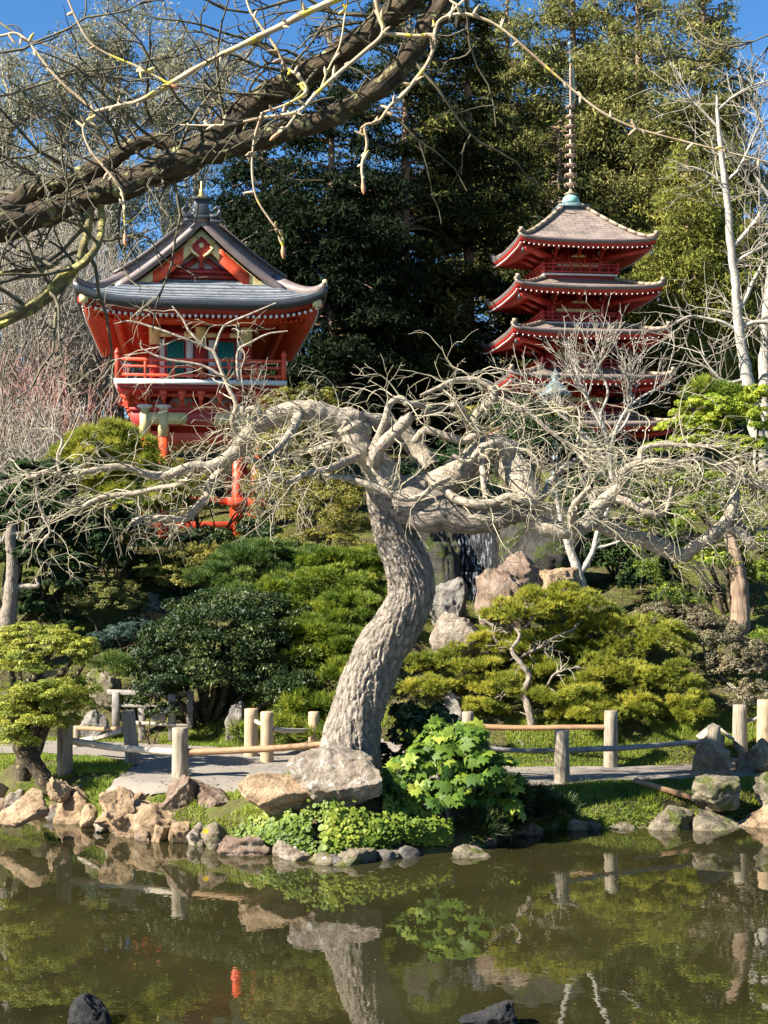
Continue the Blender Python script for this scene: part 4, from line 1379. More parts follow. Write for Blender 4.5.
    for a in np.linspace(-hw, hw, 9)[1:-1]:
        for sy in (-1, 1): br.box(a - .02, a + .02, sy * hw - .02, sy * hw + .02, zbal, zbal + .28); br.box(sy * hw - .02, sy * hw + .02, a - .02, a + .02, zbal, zbal + .28)
    br.build('balcony_railing', M['red'], tier)
base = MB(Tc); zz = pz(459, 1.0); base.box(-2.0, 2.0, -2.0, 2.0, 4.8, zz - .3); base.build('base', M['dred'], pag)
# spire
sp = empty('spire', Tc(np.array([0, 0, pz(207, S0)]))); sp.parent = pag; ORIGIN[sp.name] = Tc(np.array([0, 0, pz(207, S0)])); sp.location = ORIGIN[sp.name] - ORIGIN[pag.name]
z0 = pz(210, S0)
s1 = MB(Tc); s1.box(-.42, .42, -.42, .42, z0 - .15, z0 + .06); s1.box(-.50, .50, -.50, .50, z0 + .06, z0 + .12); s1.box(-.34, .34, -.34, .34, z0 + .12, z0 + .24, .25)
s1.build('spire_base', M['bronze'], sp)
s2 = MB(Tc); s2.lathe((0, 0), [(.26, .24), (.28, .30), (.25, .42), (.16, .50), (.05, .54)], 18, z0); s2.build('dome', M['patina'], sp)
zt_ = pz(70, S0); s3 = MB(Tc); s3.lathe((0, 0), [(.16, .5), (.22, .56), (.08, .62), (.05, .7), (.038, zt_ - z0), (.022, zt_ - z0 + .35)], 12, z0); s3.build('shaft', M['spire'], sp)
zb_, ztop = pz(183, S0), pz(104, S0)
for j in range(9):
    z = zb_ + (ztop - zb_) * j / 8; r_ = .19 - .008 * j
    s4 = MB(Tc)
    ptsr = [(r_ * math.cos(a), r_ * math.sin(a), z) for a in np.linspace(0, 2 * math.pi, 21)]
    s4.tube(ptsr, .026, 6)
    for a in np.arange(4) * math.pi / 2: s4.bar((0, 0, z), (r_ * math.cos(a), r_ * math.sin(a), z), .02)
    s4.lathe((0, 0), [(.075, -.05), (.085, 0), (.075, .05)], 10, z)
    for a in np.arange(8) * math.pi / 4: s4.box(r_ * math.cos(a) - .016, r_ * math.cos(a) + .016, r_ * math.sin(a) - .016, r_ * math.sin(a) + .016, z - .075, z - .02)
    s4.build('ring', M['spire'], sp)
s5 = MB(Tc)
zA, zB = pz(100, S0), pz(66, S0)
for j in range(13):
    z = zA + (zB - zA) * j / 12; r_ = .34 - .012 * j
    for a in np.arange(4) * math.pi / 2 + .3:
        s5.tube([(0.04 * math.cos(a), .04 * math.sin(a), z - .06), (r_ * .6 * math.cos(a), r_ * .6 * math.sin(a), z - .03), (r_ * math.cos(a), r_ * math.sin(a), z + .05)], [.012, .012, .006], 4)
s5.build('water_flame', M['bronze'], sp)
s6 = MB(Tc); s6.lathe((0, 0), [(.02, pz(60, S0)), (.075, pz(57, S0)), (.02, pz(54, S0)), (.014, pz(45, S0)), (.09, pz(42, S0)), (.10, pz(40.5, S0)), (.07, pz(38.5, S0)), (.004, pz(37, S0))], 12, 0); s6.build('jewels', M['bronze'], sp)

# ------------------------------------------------------------------ bronze lantern before the pagoda
TL = frame(556, 40.0); z0 = Hs(*TL(np.array([0, 0, 0]))[:2])
lan = empty('bronze_lantern', TL(np.array([0, 0, z0])), 'weathered blue grey bronze lantern with a peaked roof in front of the pagoda', 'lantern')
lz = lambda py: CAMZ + (HZ - py) * 40.0 / F
b_ = MB(TL); b_.lathe((0, 0), [(.42, lz(396)), (.45, lz(393)), (.30, lz(387)), (.16, lz(382)), (.10, lz(379)), (.13, lz(376)), (.10, lz(373)), (.02, lz(369))], 6, 0); b_.build('lantern_roof', M['bronze'], lan)
b_ = MB(TL); b_.lathe((0, 0), [(.20, lz(411)), (.22, lz(409)), (.20, lz(396))], 6, 0); b_.build('fire_box', M['goldp'], lan)
b_ = MB(TL); b_.lathe((0, 0), [(.3, z0 - .2), (.28, z0 + .3), (.12, z0 + .4), (.11, lz(414)), (.24, lz(411))], 8, 0); b_.build('pedestal', M['bronze'], lan)
# ------------------------------------------------------------------ fences
def fpost(parent, px, ytop, ybot, wpx, mat='post', lean=0.0, Y=None, seed=0):
    """round post whose foot stands at the picture position px, ybot"""
    if Y is None:
        # march to the ground
        Y = 26.9
        for yy in np.arange(19.5, 27, .02):
            p = W(px, ybot, yy)
            if p[2] <= Hs(p[0], yy): Y = yy; break
    b = W(px, ybot, Y); t = W(px + lean, ytop, Y)
    k_ = 9
    P = np.array([b + (t - b) * f for f in np.linspace(-.25, 1, k_)])
    R = np.full(k_, wpx / 2 * Y / F); R = R * np.linspace(1.05, .96, k_)
    P2 = np.vstack([P, P[-1] + (P[-1] - P[-2]) * .04, P[-1] + (P[-1] - P[-2]) * .05]); R2 = np.concatenate([R, [R[-1] * .9, R[-1] * .02]])
    V, Q, C = tube_arrays(P2, R2, 20)
    m_ = unit(V - np.repeat(P2, 20, 0))
    V = V + m_ * (fbm(V * np.array([9, 9, 1.5]) + seed, seed, 3) * R[0] * .12)[:, None]
    o = mesh_np('post', V, Q, M[mat], parent, True, {'barkco': ('FLOAT_VECTOR', C)})
    return o, b, t, Y


def frail(parent, a, b, wpx, mat, seed=0):
    (x0, y0, Ya), (x1, y1, Yb) = a, b
    p, q_ = W(x0, y0, Ya), W(x1, y1, Yb)
    P = np.array([p + (q_ - p) * f for f in np.linspace(0, 1, 14)])
    P[:, 2] += fbm(P * 1.3 + seed, seed, 2) * .02 - .02 * np.sin(np.linspace(0, math.pi, 14))
    R = np.full(14, wpx / 2 * (Ya + Yb) / 2 / F) * np.linspace(1.05, .92, 14) * (1 + fbm(P * 6, seed, 2) * .05)
    return build_tubes('rail', [(P, R)], M[mat], parent, n=12)


GF = 'rustic log fences along the pond path'
f1 = empty('log_fence', XZ(120, 780, .6), 'pale log fence by the pond at left, two posts joined by a peeled pole', 'fence', GF)
_, b, t, Ya = fpost(f1, 65, 718, 774, 15, seed=1)
_, b, t, Yb = fpost(f1, 180, 728, 778, 16, seed=2)
frail(f1, (72, 741, Ya), (174, 752, Yb), 7, 'rail', 1)
frail(f1, (187, 752, Yb), (322, 744, Yb - .35), 7, 'bamboo', 2)
f2 = empty('log_fence', XZ(110, 765, .6), 'log fence across the path at left with a leaning split post and brown pole', 'fence', GF)
_, b, t, Yc = fpost(f2, 133, 711, 765, 14, lean=-5, seed=3)
_, b, t, Yd = fpost(f2, 77, 726, 748, 7, seed=4)
frail(f2, (78, 728, Yd), (124, 728, Yc), 4.5, 'bamboo', 3)
frail(f2, (80, 741, Yd - 1.2), (124, 730, Yc), 5.5, 'rail', 4)
f3 = empty('log_fence', XZ(270, 762, .6), 'orange toned peeled log fence beside the twisted trunk, three posts', 'fence', GF)
_, b, t, Ye = fpost(f3, 251, 709, 757, 14, 'postnew', seed=5)
_, b, t, Yf = fpost(f3, 267, 712, 763, 13, 'postnew', seed=6)
_, b, t, Yg = fpost(f3, 314, 712, 750, 11, 'postnew', seed=7)
frail(f3, (255, 720, Ye), (263, 724, Yf), 4, 'rail', 5)
frail(f3, (272, 729, Yf), (311, 730, Yg), 5, 'rail', 6)
f4 = empty('log_fence', XZ(540, 768, .5), 'log fence on the far side of the path at right with a brown bamboo pole', 'fence', GF)
_, b, t, Yh = fpost(f4, 468, 712, 758, 12, seed=8)
_, b, t, Yi = fpost(f4, 611, 711, 768, 14, seed=9)
frail(f4, (474, 727, Yh), (605, 727, Yi), 5.5, 'bamboo', 7)
f5 = empty('log_fence', XZ(600, 783, .5), 'log fence on the pond side of the path at right with a long grey pole', 'fence', GF)
_, b, t, Yj = fpost(f5, 562, 730, 783, 15, seed=10)
_, b, t, Yk = fpost(f5, 714, 726, 770, 14, seed=11)
frail(f5, (486, 748, Yj + .1), (556, 750, Yj), 4.5, 'greywood', 8)
frail(f5, (568, 750, Yj), (709, 741, Yk), 5.5, 'greywood', 9)
f6 = empty('log_fence', XZ(750, 750, .5), 'two tall pale posts joined by a slanting pole at the right frame edge', 'fence', GF)
_, b, t, Yl = fpost(f6, 740, 705, 749, 14, seed=12)
_, b, t, Ym = fpost(f6, 765, 700, 752, 16, 'postnew', seed=13)
frail(f6, (746, 721, Yl), (766, 714, Ym), 3.5, 'greywood', 10)
o = MB()
p, q_ = W(634, 780, 22.25), W(694, 798, 21.9)
o.bar(p, q_, .10, .07); po = o.build('plank', M['bamboo'], None, bevel=.01); tag(po, 'rusty brown plank lying down the grassy bank below the grey pole', 'plank')

# ------------------------------------------------------------------ wooden bridge railing at left rear
YB_ = 26.2
br_ = empty('wooden_bridge', W(150, 738, YB_), 'small grey wooden footbridge rail with thick posts under the dark camellia', 'bridge')
def wbar(par, name, a, b, w, h=None, mat='greywood', Y=YB_):
    m_ = MB(); p, q_ = W(*a, Y), W(*b, Y); m_.bar(p, q_, w * Y / F, (h or w) * Y / F, up=(0, 1, 0)); return m_.build(name, M[mat], par, bevel=.006)
for (x, y0, y1, w, Y) in ((116, 692, 726, 7, YB_), (142, 708, 740, 6, YB_ - .5), (172, 694, 740, 7, YB_ - .5), (190, 694, 726, 6, YB_)):
    wbar(br_, 'post', (x, y1), (x, y0), w, Y=Y)
wbar(br_, 'top_rail', (107, 692), (194, 694), 5, 3, Y=YB_)
wbar(br_, 'rail', (116, 705), (194, 708), 3, 4, Y=YB_)
wbar(br_, 'rail', (138, 709), (178, 711), 3, 4, 'rail', Y=YB_ - .5)
wbar(br_, 'rail', (126, 722), (192, 726), 3, 4, 'rail', Y=YB_ - .55)
wbar(br_, 'board', (152, 716), (166, 716), 9, 9, Y=YB_ - .52)
# little roofed lamp at right
YL_ = 24.2
rb = empty('roofed_lantern', W(715, 764, YL_), 'little wooden lantern with a pale pitched roof behind the last pole post', 'lantern')
def lw_(p): return p
cx = W(715, 745, YL_); kL = YL_ / F
m_ = MB(lambda p: np.asarray(p) * np.array([kL, kL, kL]) + cx)
m_.prism([(-17, 8), (0, 21), (0, 17.5), (-16, 5.2)], 'y', -12, 12); m_.prism([(17, 8), (0, 21.05), (0, 17.4), (16, 5.2)], 'y', -12, 12); m_.build('roof', M['rail'], rb)
m_ = MB(lambda p: np.asarray(p) * np.array([kL, kL, kL]) + cx); m_.box(-8, 8, -7, 7, -6, 10); m_.build('box', M['greywood'], rb)
m_ = MB(lambda p: np.asarray(p) * np.array([kL, kL, kL]) + cx); m_.box(-3, 3, -3, 3, -24, -5.8); m_.build('post', M['greywood'], rb)

# ------------------------------------------------------------------ twisted trunk tree (the centrepiece)
YT = 20.8
tree = empty('contorted_tree', (*W(352, 745, YT)[:2], .5), 'large leafless tree with a twisted furrowed trunk and spreading crooked crown', 'tree')
TR = [(346, 800, 72), (350, 770, 64), (351, 745, 59), (357, 715, 54), (366, 685, 54), (379, 655, 53), (395, 628, 50), (408, 603, 47), (411, 582, 46), (405, 560, 45), (396, 538, 43),
      (390, 515, 42), (387, 495, 43), (384, 478, 38), (378, 465, 30)]
P, R = limb([(a, b, c, -.0 - .05 * math.sin(b / 40)) for a, b, c in TR], YT, per=10)
na = 160
k_ = len(P)
# finer rings
tt = np.linspace(0, k_ - 1, 520); P = np.stack([np.interp(tt, np.arange(k_), P[:, j]) for j in range(3)], -1); R = np.interp(tt, np.arange(k_), R)
V, Q, C = tube_arrays(P, R, na)
nrm = unit(V - np.repeat(P, na, 0))
sc_ = C / np.repeat(R, na)[:, None] * np.array([.30, .30, 0]) + C * np.array([0, 0, 1.])
# slow spiral of the grain round the stem
ang = sc_[:, 2] * .55; xx = sc_[:, 0] * np.cos(ang) - sc_[:, 1] * np.sin(ang); yy = sc_[:, 0] * np.sin(ang) + sc_[:, 1] * np.cos(ang)
sp_ = np.stack([xx, yy, sc_[:, 2]], -1)
wv_ = fbm(sp_ * np.array([5, 5, 3.0]), 44, 3)[:, None] * .05
n1 = fbm((sp_ + wv_) * np.array([19, 19, 2.9]), 4, 4); n2 = fbm((sp_ + wv_) * np.array([44, 44, 12]), 8, 3); n3 = fbm(sp_ * np.array([3, 3, 1.6]), 12, 2)
rid = (1 - np.abs(n1) * 2.2)
disp = (-np.clip(rid, 0, 1) ** 2 * .040 + .024 * np.abs(n2) + n3 * .045) 
V = V + nrm * (disp * 1.0)[:, None]
foot = np.clip((.95 - V[:, 2]) / .5, 0, 1) ** 2
V = V + nrm * (foot * (.10 + .10 * np.maximum(0, np.sin(np.arctan2(nrm[:, 1], nrm[:, 0]) * 4))))[:, None]
mesh_np('trunk', V, Q, M['trunk'], tree, True, {'barkco': ('FLOAT_VECTOR', sp_)})

L = {}
def addl(key, pts, wob=.5):
    f_ = 1.15 if pts[0][2] > 8 and key != 'R1' else 1.0
    L[key] = limb([(q[0], q[1], q[2] * f_, *q[3:]) for q in pts], YT, 6, wob)
addl('R1', [(384, 498, 36, 0), (404, 505, 40, -.15), (434, 512, 42, -.3), (466, 517, 38, -.4), (498, 515, 31, -.45), (524, 511, 25, -.45), (538, 521, 20, -.42)], .2)
addl('U1', [(386, 500, 30, .2), (410, 492, 28, .3), (438, 482, 27, .35), (465, 468, 27, .3), (482, 453, 27, .2), (500, 450, 26, .1), (514, 464, 27, 0), (526, 485, 25, -.2), (535, 508, 18, -.3)], .4)
addl('HL', [(386, 492, 34, 0), (380, 472, 30, 0), (369, 458, 24, -.05), (357, 442, 22, -.1), (351, 428, 25, -.1), (346, 420, 22, -.1), (334, 417, 20, -.1), (318, 411, 19, -.15), (300, 410, 18, -.2), (282, 414, 18, -.2), (266, 422, 17, -.25), (252, 429, 15, -.3), (243, 440, 15, -.3), (236, 452, 13, -.3), (224, 461, 11, -.4)], .25)
addl('R2', [(530, 512, 20, -.4), (540, 524, 18, -.45), (556, 529, 16, -.5), (575, 530, 16, -.5), (589, 521, 14, -.5), (598, 507, 13, -.5), (610, 497, 12, -.5), (618, 488, 9, -.5), (619, 476, 8, -.5), (628, 468, 8, -.5), (640, 461, 7, -.5), (642, 449, 5, -.5), (662, 445, 4.5, -.5), (690, 446, 4, -.5), (722, 447, 3, -.5)], .3)
addl('R3', [(592, 518, 12, -.4), (606, 526, 14, -.3), (625, 534, 14, -.2), (645, 541, 14, -.1), (664, 549, 14, -.1), (682, 556, 13, -.1), (696, 546, 11, -.2), (712, 535, 11, -.3), (726, 522, 11, -.3), (734, 505, 10, -.3), (735, 488, 8, -.2), (731, 474, 7, -.2), (738, 462, 5, -.2)], .3)
addl('R4', [(724, 528, 9, -.3), (737, 530, 9, -.3), (748, 540, 9, -.35), (752, 546, 8, -.3), (744, 530, 7, -.2), (733, 514, 6, -.1), (722, 503, 5, 0)], .2)
addl('R5', [(641, 463, 6, -.5), (655, 461, 6, -.6), (676, 463, 5.5, -.6), (697, 459, 5, -.6), (714, 463, 5, -.5), (736, 474, 5, -.5), (756, 484, 5, -.5), (780, 492, 4, -.5)], .4)
addl('R6', [(612, 498, 9, -.5), (630, 503, 8, -.6), (646, 511, 7, -.7), (662, 513, 5, -.7), (668, 505, 4, -.7), (672, 488, 3, -.7)], .4)
addl('R7', [(636, 512, 7, -.5), (644, 504, 7, -.6), (650, 498, 5, -.6)], .2)
addl('R8', [(726, 476, 6, -.2), (742, 482, 6, -.2), (758, 486, 5, -.2), (785, 484, 4, -.2)], .4)
addl('L1', [(238, 450, 12, -.3), (226, 461, 11, -.35), (208, 467, 10, -.4), (193, 466, 9, -.45), (178, 472, 9, -.5), (162, 476, 8, -.5), (146, 474, 7, -.55), (132, 469, 6, -.6), (112, 467, 6, -.65), (88, 471, 5.5, -.7), (65, 477, 5.5, -.75), (47, 472, 5, -.8), (31, 477, 4.5, -.8), (25, 470, 3.5, -.8)], .35)
addl('L2', [(233, 450, 9, -.3), (228, 464, 8, -.2), (216, 476, 8, -.2), (209, 486, 7, -.2), (206, 498, 7, -.2), (196, 509, 6.5, -.2), (184, 519, 6, -.2), (168, 518, 6, -.2), (150, 518, 5, -.2), (132, 521, 3.5, -.2)], .3)
addl('L3', [(240, 444, 8, -.3), (252, 458, 8, -.2), (262, 466, 7, -.1), (272, 475, 6, 0), (280, 482, 5, .1)], .5)
addl('L4', [(262, 426, 8, -.3), (260, 414, 8, -.4), (252, 409, 8, -.4), (244, 413, 7, -.4), (242, 406, 5, -.4)], .2)
addl('L5', [(240, 440, 5, -.3), (232, 422, 5.5, -.4), (236, 405, 5, -.4), (229, 388, 4.5, -.4), (222, 372, 4, -.4), (214, 353, 3.5, -.4), (204, 346, 3, -.4), (190, 332, 2.6, -.4), (182, 318, 2.2, -.4), (172, 306, 1.6, -.4)], .3)
addl('L6', [(205, 347, 2.8, -.4), (180, 337, 2.6, -.5), (155, 328, 2.3, -.5), (130, 321, 1.8, -.5), (114, 324, 1.2, -.5)], .3)
addl('L7', [(214, 351, 2.8, -.4), (221, 331, 2.4, -.3), (229, 323, 2.2, -.3), (250, 314, 1.9, -.3), (276, 303, 1.3, -.3)], .3)
addl('L8', [(228, 380, 3, -.4), (212, 370, 2.8, -.4), (196, 364, 2.5, -.4), (166, 359, 2.2, -.4), (143, 349, 1.8, -.4), (141, 340, 1.3, -.4)], .3)
addl('L9', [(238, 382, 3, -.3), (238, 352, 2.6, -.3), (250, 343, 2.3, -.3), (268, 334, 1.8, -.3), (288, 331, 1.3, -.3)], .3)
addl('L10', [(196, 466, 7, -.4), (184, 482, 6, -.2), (160, 488, 5, 0), (134, 494, 5, .1), (108, 496, 5, .1), (92, 502, 5, .1), (76, 512, 4, .1)], .5)
addl('L11', [(60, 477, 4, -.7), (58, 455, 4, -.7), (62, 440, 3, -.7), (50, 430, 2.4, -.7), (38, 422, 1.8, -.7)], .3)
addl('L12', [(36, 478, 4, -.7), (38, 500, 3.5, -.6), (44, 518, 3, -.6), (50, 532, 2.6, -.6), (40, 542, 2, -.6)], .4)
addl('C1', [(372, 466, 11, -.3), (376, 452, 12, -.35), (386, 441, 12, -.4), (398, 430, 11, -.4), (408, 419, 11, -.45), (406, 415, 8, -.45)], .2)
addl('C2', [(372, 450, 8, -.3), (384, 422, 7, -.4), (390, 404, 7, -.4), (400, 398, 7, -.4), (408, 404, 7, -.4), (420, 405, 6, -.3), (432, 413, 6, -.2), (446, 407, 4, -.1)], .3)
addl('C3', [(360, 418, 14, .1), (384, 424, 16, .3), (404, 436, 18, .4), (420, 452, 18, .4), (432, 466, 16, .3)], .3)
addl('C4', [(414, 442, 8, .1), (426, 430, 8, 0), (444, 435, 8, 0), (464, 440, 9, 0), (478, 432, 8, 0), (474, 418, 9, 0), (484, 408, 10, 0), (494, 396, 10, 0), (490, 386, 9, 0), (472, 380, 8, 0), (454, 381, 6, -.1), (438, 388, 5, -.2), (420, 396, 3, -.3)], .3)
addl('C5', [(470, 430, 7, .0), (464, 412, 8, -.2), (458, 405, 7, -.3), (450, 406, 5, -.3)], .2)
addl('C6', [(494, 396, 5, 0), (512, 404, 4.5, -.1), (530, 414, 4.5, -.2), (546, 428, 4.5, -.3), (562, 440, 4, -.3), (575, 450, 4, -.3), (590, 468, 3, -.4)], .3)
addl('C7', [(444, 490, 8, -.5), (456, 498, 9, -.6), (474, 503, 9, -.7), (492, 503, 9, -.7), (506, 497, 8, -.7), (520, 499, 9, -.7), (534, 502, 9, -.7), (544, 512, 8, -.6)], .3)
addl('C8', [(322, 476, 5, -.6), (340, 477, 6, -.6), (362, 483, 7, -.6), (384, 491, 7, -.6), (402, 498, 7, -.6), (420, 497, 6, -.6), (436, 484, 5, -.6), (450, 478, 4, -.5)], .3)
addl('C9', [(482, 460, 7, -.3), (483, 480, 6, -.5), (485, 498, 5, -.6)], .3)
addl('C10', [(505, 452, 8, -.1), (500, 444, 9, -.2), (488, 446, 9, -.3), (478, 452, 7, -.4), (468, 462, 5, -.4), (452, 455, 4, -.4)], .3)
addl('C11', [(576, 450, 3.5, -.3), (580, 425, 3, -.3), (578, 408, 2.6, -.3), (566, 401, 2, -.3)], .2)
addl('B1', [(500, 455, 14, .2), (505, 450, 11, .9), (512, 446, 8, 1.6), (520, 450, 5, 2.2)], .5)
# addl('B2', [(470, 470, 13, .3), (462, 462, 10, -.6), (450, 466, 8, -1.3), (440, 474, 6, -1.9), (425, 472, 4, -2.4)], .5)
addl('B3', [(350, 430, 12, 0), (340, 440, 9, .7), (328, 446, 7, 1.3), (310, 450, 5, 1.9)], .5)
addl('B4', [(300, 415, 10, -.2), (292, 432, 8, -.8), (280, 446, 6, -1.3), (268, 456, 4, -1.8)], .5)
addl('B5', [(575, 530, 10, -.5), (572, 512, 8, -1.0), (580, 498, 6, -1.5), (592, 486, 4, -2.0)], .5)
addl('B6', [(598, 508, 8, -.5), (590, 496, 7, .2), (584, 480, 5, .8), (592, 466, 4, 1.3)], .5)
addl('B7', [(360, 455, 9, -.1), (344, 462, 7, -.5), (326, 470, 6, -.9), (306, 474, 5, -1.2), (286, 484, 4, -1.4)], .5)
addl('B8', [(532, 508, 8, -.4), (545, 492, 7, -.1), (556, 474, 6, .2), (572, 462, 5, .4), (590, 452, 3, .6)], .5)
burl = [(345, 428, 26), (351, 419, 24), (362, 431, 20), (505, 452, 22), (532, 512, 22), (357, 447, 22), (486, 452, 20), (376, 462, 26)]
build_tubes('limb', [L['R1']], M['trunk'], tree, n=40, lump=.3)
thick = [L[k] for k in L if k != 'R1']
tubes_each('branch', thick, M['limb'], tree, n=lambda r: 18 if r > .08 else (10 if r > .03 else 6), lump=.22)
Vb, Fb = ico(3)
bV, bF = [], []; nb = 0
for i, (bx, by, bw) in enumerate(burl):
    c = W(bx, by, YT - .05); r_ = bw / 2 * YT / F
    Vv = Vb * (1 + .25 * fbm(Vb * 1.8 + i * 5, i, 3)[:, None]) * r_ + c
    bV.append(Vv); bF.append(Fb + nb); nb += len(Vv)
for v_ in bV: mesh_np('burl', v_, Fb, M['limb'], tree, True, {'barkco': ('FLOAT_VECTOR', v_)})

# crooked twigs everywhere along the limbs
tr = np.random.default_rng(21)
centre = W(400, 470, YT)
seedS, seedD, seedR = [], [], []
dens = {'R1': 6, 'U1': 16, 'HL': 60, 'R2': 60, 'R3': 44, 'R4': 20, 'R5': 30, 'R6': 18, 'R7': 6, 'R8': 16, 'L1': 52, 'L2': 20, 'L3': 22, 'L4': 8, 'L5': 8, 'L6': 3, 'L7': 3, 'L8': 3, 'L9': 3, 'L10': 30, 'L11': 8, 'L12': 9,
        'C1': 12, 'C2': 14, 'C3': 6, 'C4': 42, 'C5': 8, 'C6': 26, 'C7': 14, 'C8': 14, 'C9': 10, 'C10': 8, 'C11': 6, 'B1': 24,  'B3': 20, 'B4': 24, 'B5': 22, 'B6': 22, 'B7': 22, 'B8': 26}
for key, cnt in dens.items():
    cnt = max(2, int(cnt * .62))
    P, R = L[key]
    idx = (tr.uniform(.12, 1, cnt) ** .8 * (len(P) - 2)).astype(int)
    T = unit(P[idx + 1] - P[idx])
    d = unit(T * tr.uniform(.1, .9, (cnt, 1)) + unit(tr.normal(size=(cnt, 3)) * np.array([1, .9, .8])) * 1.1)
    seedS.append(P[idx] + d * R[idx][:, None] * .6); seedD.append(d); seedR.append(np.minimum(R[idx] * .5, .0125))
S = np.concatenate(seedS); D = np.concatenate(seedD); R0 = np.concatenate(seedR)
out_ = unit((S - centre) * np.array([1, .6, 0]) + 1e-3)
D = unit(D * np.array([1, 1, .55]) + out_ * .5)
Lg = tr.uniform(.35, 1.15, len(S))
G1_ = grow(S, D, Lg, 10, .24, (0, 0, -1), .035, tr)
R0 = np.maximum(R0, .0065)
grp = [(G1_, taper(len(S), 10, R0, np.full(len(S), .0042)))]
S2, D2, t2, pi = spawn(G1_, 3, .25, 1, .95, tr)
D2 = unit(D2 * np.array([1, 1, .7]))
G2_ = grow(S2, D2, tr.uniform(.18, .62, len(S2)), 8, .18, (0, 0, -1), .04, tr)
grp.append((G2_, taper(len(S2), 8, np.full(len(S2), .0052), np.full(len(S2), .0026))))
S3, D3, t3, pi = spawn(G2_, 2, .3, 1, .9, tr)
G3_ = grow(S3, D3, tr.uniform(.10, .36, len(S3)), 6, .16, (0, 0, -1), .03, tr)
grp.append((G3_, taper(len(S3), 6, np.full(len(S3), .0036), np.full(len(S3), .0020))))
batch_tubes('twigs', grp, M['twig'], tree, 4)

# ------------------------------------------------------------------ overhanging tree, close to the viewer
YO = 7.2
ov = empty('overhanging_tree', (2.7, 2.0, Hs(2.7, 2.0)), 'dark mossy limbs of a leafless tree reaching across the top left of the view', 'tree')
O = {}
def addo(key, pts, wob=.3): O[key] = limb([(q[0], q[1], q[2] * .80, *q[3:]) for q in pts], YO, 7, wob)
addo('A', [(-160, 262, 36, -.3), (-70, 243, 36, -.2), (0, 226, 36, -.1), (60, 207, 34), (120, 188, 32), (180, 163, 34), (232, 146, 30), (300, 128, 26), (348, 106, 27), (392, 76, 29), (415, 46, 30), (438, 14, 32), (470, -40, 36, 0), (540, -150, 44, -.6), (640, -320, 56, -1.8), (740, -520, 70, -3.2)], .25)
addo('B', [(172, 168, 26), (202, 148, 30), (240, 116, 32), (285, 88, 32), (330, 60, 33), (372, 30, 34), (412, -8, 36), (450, -50, 38), (530, -150, 40, -.5)], .25)
addo('C', [(-120, 262, 20), (-40, 232, 21), (0, 211, 22), (32, 192, 23), (72, 179, 22), (108, 164, 20), (133, 146, 19), (155, 140, 18), (178, 152, 20), (190, 160, 16)], .2)
addo('D', [(-60, 338, 9, -.2), (0, 318, 9, -.2), (36, 302, 9.5, -.2), (62, 276, 10, -.15), (84, 262, 10, -.15), (98, 243, 9, -.1), (102, 222, 9), (100, 200, 10)], .3)
addo('E', [(-60, 342, 8, -.1), (0, 325, 9, -.1), (40, 305, 10), (70, 278, 10), (84, 245, 10), (90, 215, 11), (96, 190, 11)], .3)
addo('F', [(-30, 275, 4), (12, 272, 4), (48, 268, 4), (60, 262, 3)], .3)
dark = [O[k] for k in O]
lich = {}
def addt(key, pts): lich[key] = limb([(q[0], q[1], q[2] * .82) for q in pts], YO - .35, 5, .35)
addt('T1', [(0, 36, 3), (22, 36, 3.4), (57, 78, 3.5), (94, 112, 4.5), (88, 120, 4), (83, 130, 3.2), (91, 151, 3.3), (112, 177, 3.2), (122, 193, 3.2), (124, 214, 2.6), (125, 236, 1.2)])
addt('T2', [(94, 112, 5), (118, 106, 5), (140, 101, 5.5), (170, 84, 6), (208, 62, 7), (240, 46, 7.5), (281, 26, 8), (312, 10, 9), (360, -12, 10), (400, -40, 12)])
addt('T3', [(180, 125, 2), (224, 125, 3), (262, 118, 4), (297, 112, 4.5), (315, 95, 4.5), (333, 78, 4.5), (364, 52, 5), (383, 33, 5), (378, 12, 5), (374, -15, 5)])
addt('T4', [(383, 33, 5), (412, 36, 5.5), (434, 37, 6), (430, 59, 5), (414, 82, 5), (402, 96, 5), (391, 105, 4.5), (378, 122, 4), (365, 126, 4), (367, 145, 3.5), (362, 165, 3.5), (363, 184, 3)])
addt('T5', [(434, 37, 5), (440, 20, 4.5), (461, 14, 4), (480, 18, 4), (501, 28, 3.4), (530, 52, 3.2), (557, 76, 3.4), (597, 109, 3), (630, 126, 3), (663, 136, 2.6), (715, 149, 2.2), (768, 162, 1.6), (800, 168, 1)])
addt('T6', [(262, 113, 3.4), (254, 141, 3), (252, 170, 2.8), (256, 197, 2.8), (270, 220, 2.6), (282, 236, 2.4), (283, 248, 2)])
addt('T7', [(262, 113, 3), (285, 105, 3), (306, 92, 4), (300, 78, 4), (285, 66, 4), (276, 48, 4), (262, 28, 3.5), (250, 10, 3), (244, -10, 3)])
addt('T8', [(318, 96, 2.6), (328, 70, 2.4), (340, 45, 2.4), (345, 15, 2.4), (350, -10, 2.4)])
addt('T9', [(297, 112, 2.6), (290, 124, 2.6), (278, 134, 2)])
addt('T10', [(60, -20, 2.2), (82, 30, 2.6), (100, 50, 3), (140, 68, 3.2), (170, 84, 3)])
addt('T11', [(440, 22, 3), (470, -5, 3), (500, -30, 3)])
tubes_each('limb', [O[k] for k in 'ABC'], M['dark_bark'], ov, n=36, lump=.5)
tubes_each('lower_branch', [O[k] for k in 'DEF'], M['olive_bark'], ov, n=14, lump=.45)
tr = np.random.default_rng(5)
S, D, R0 = [], [], []
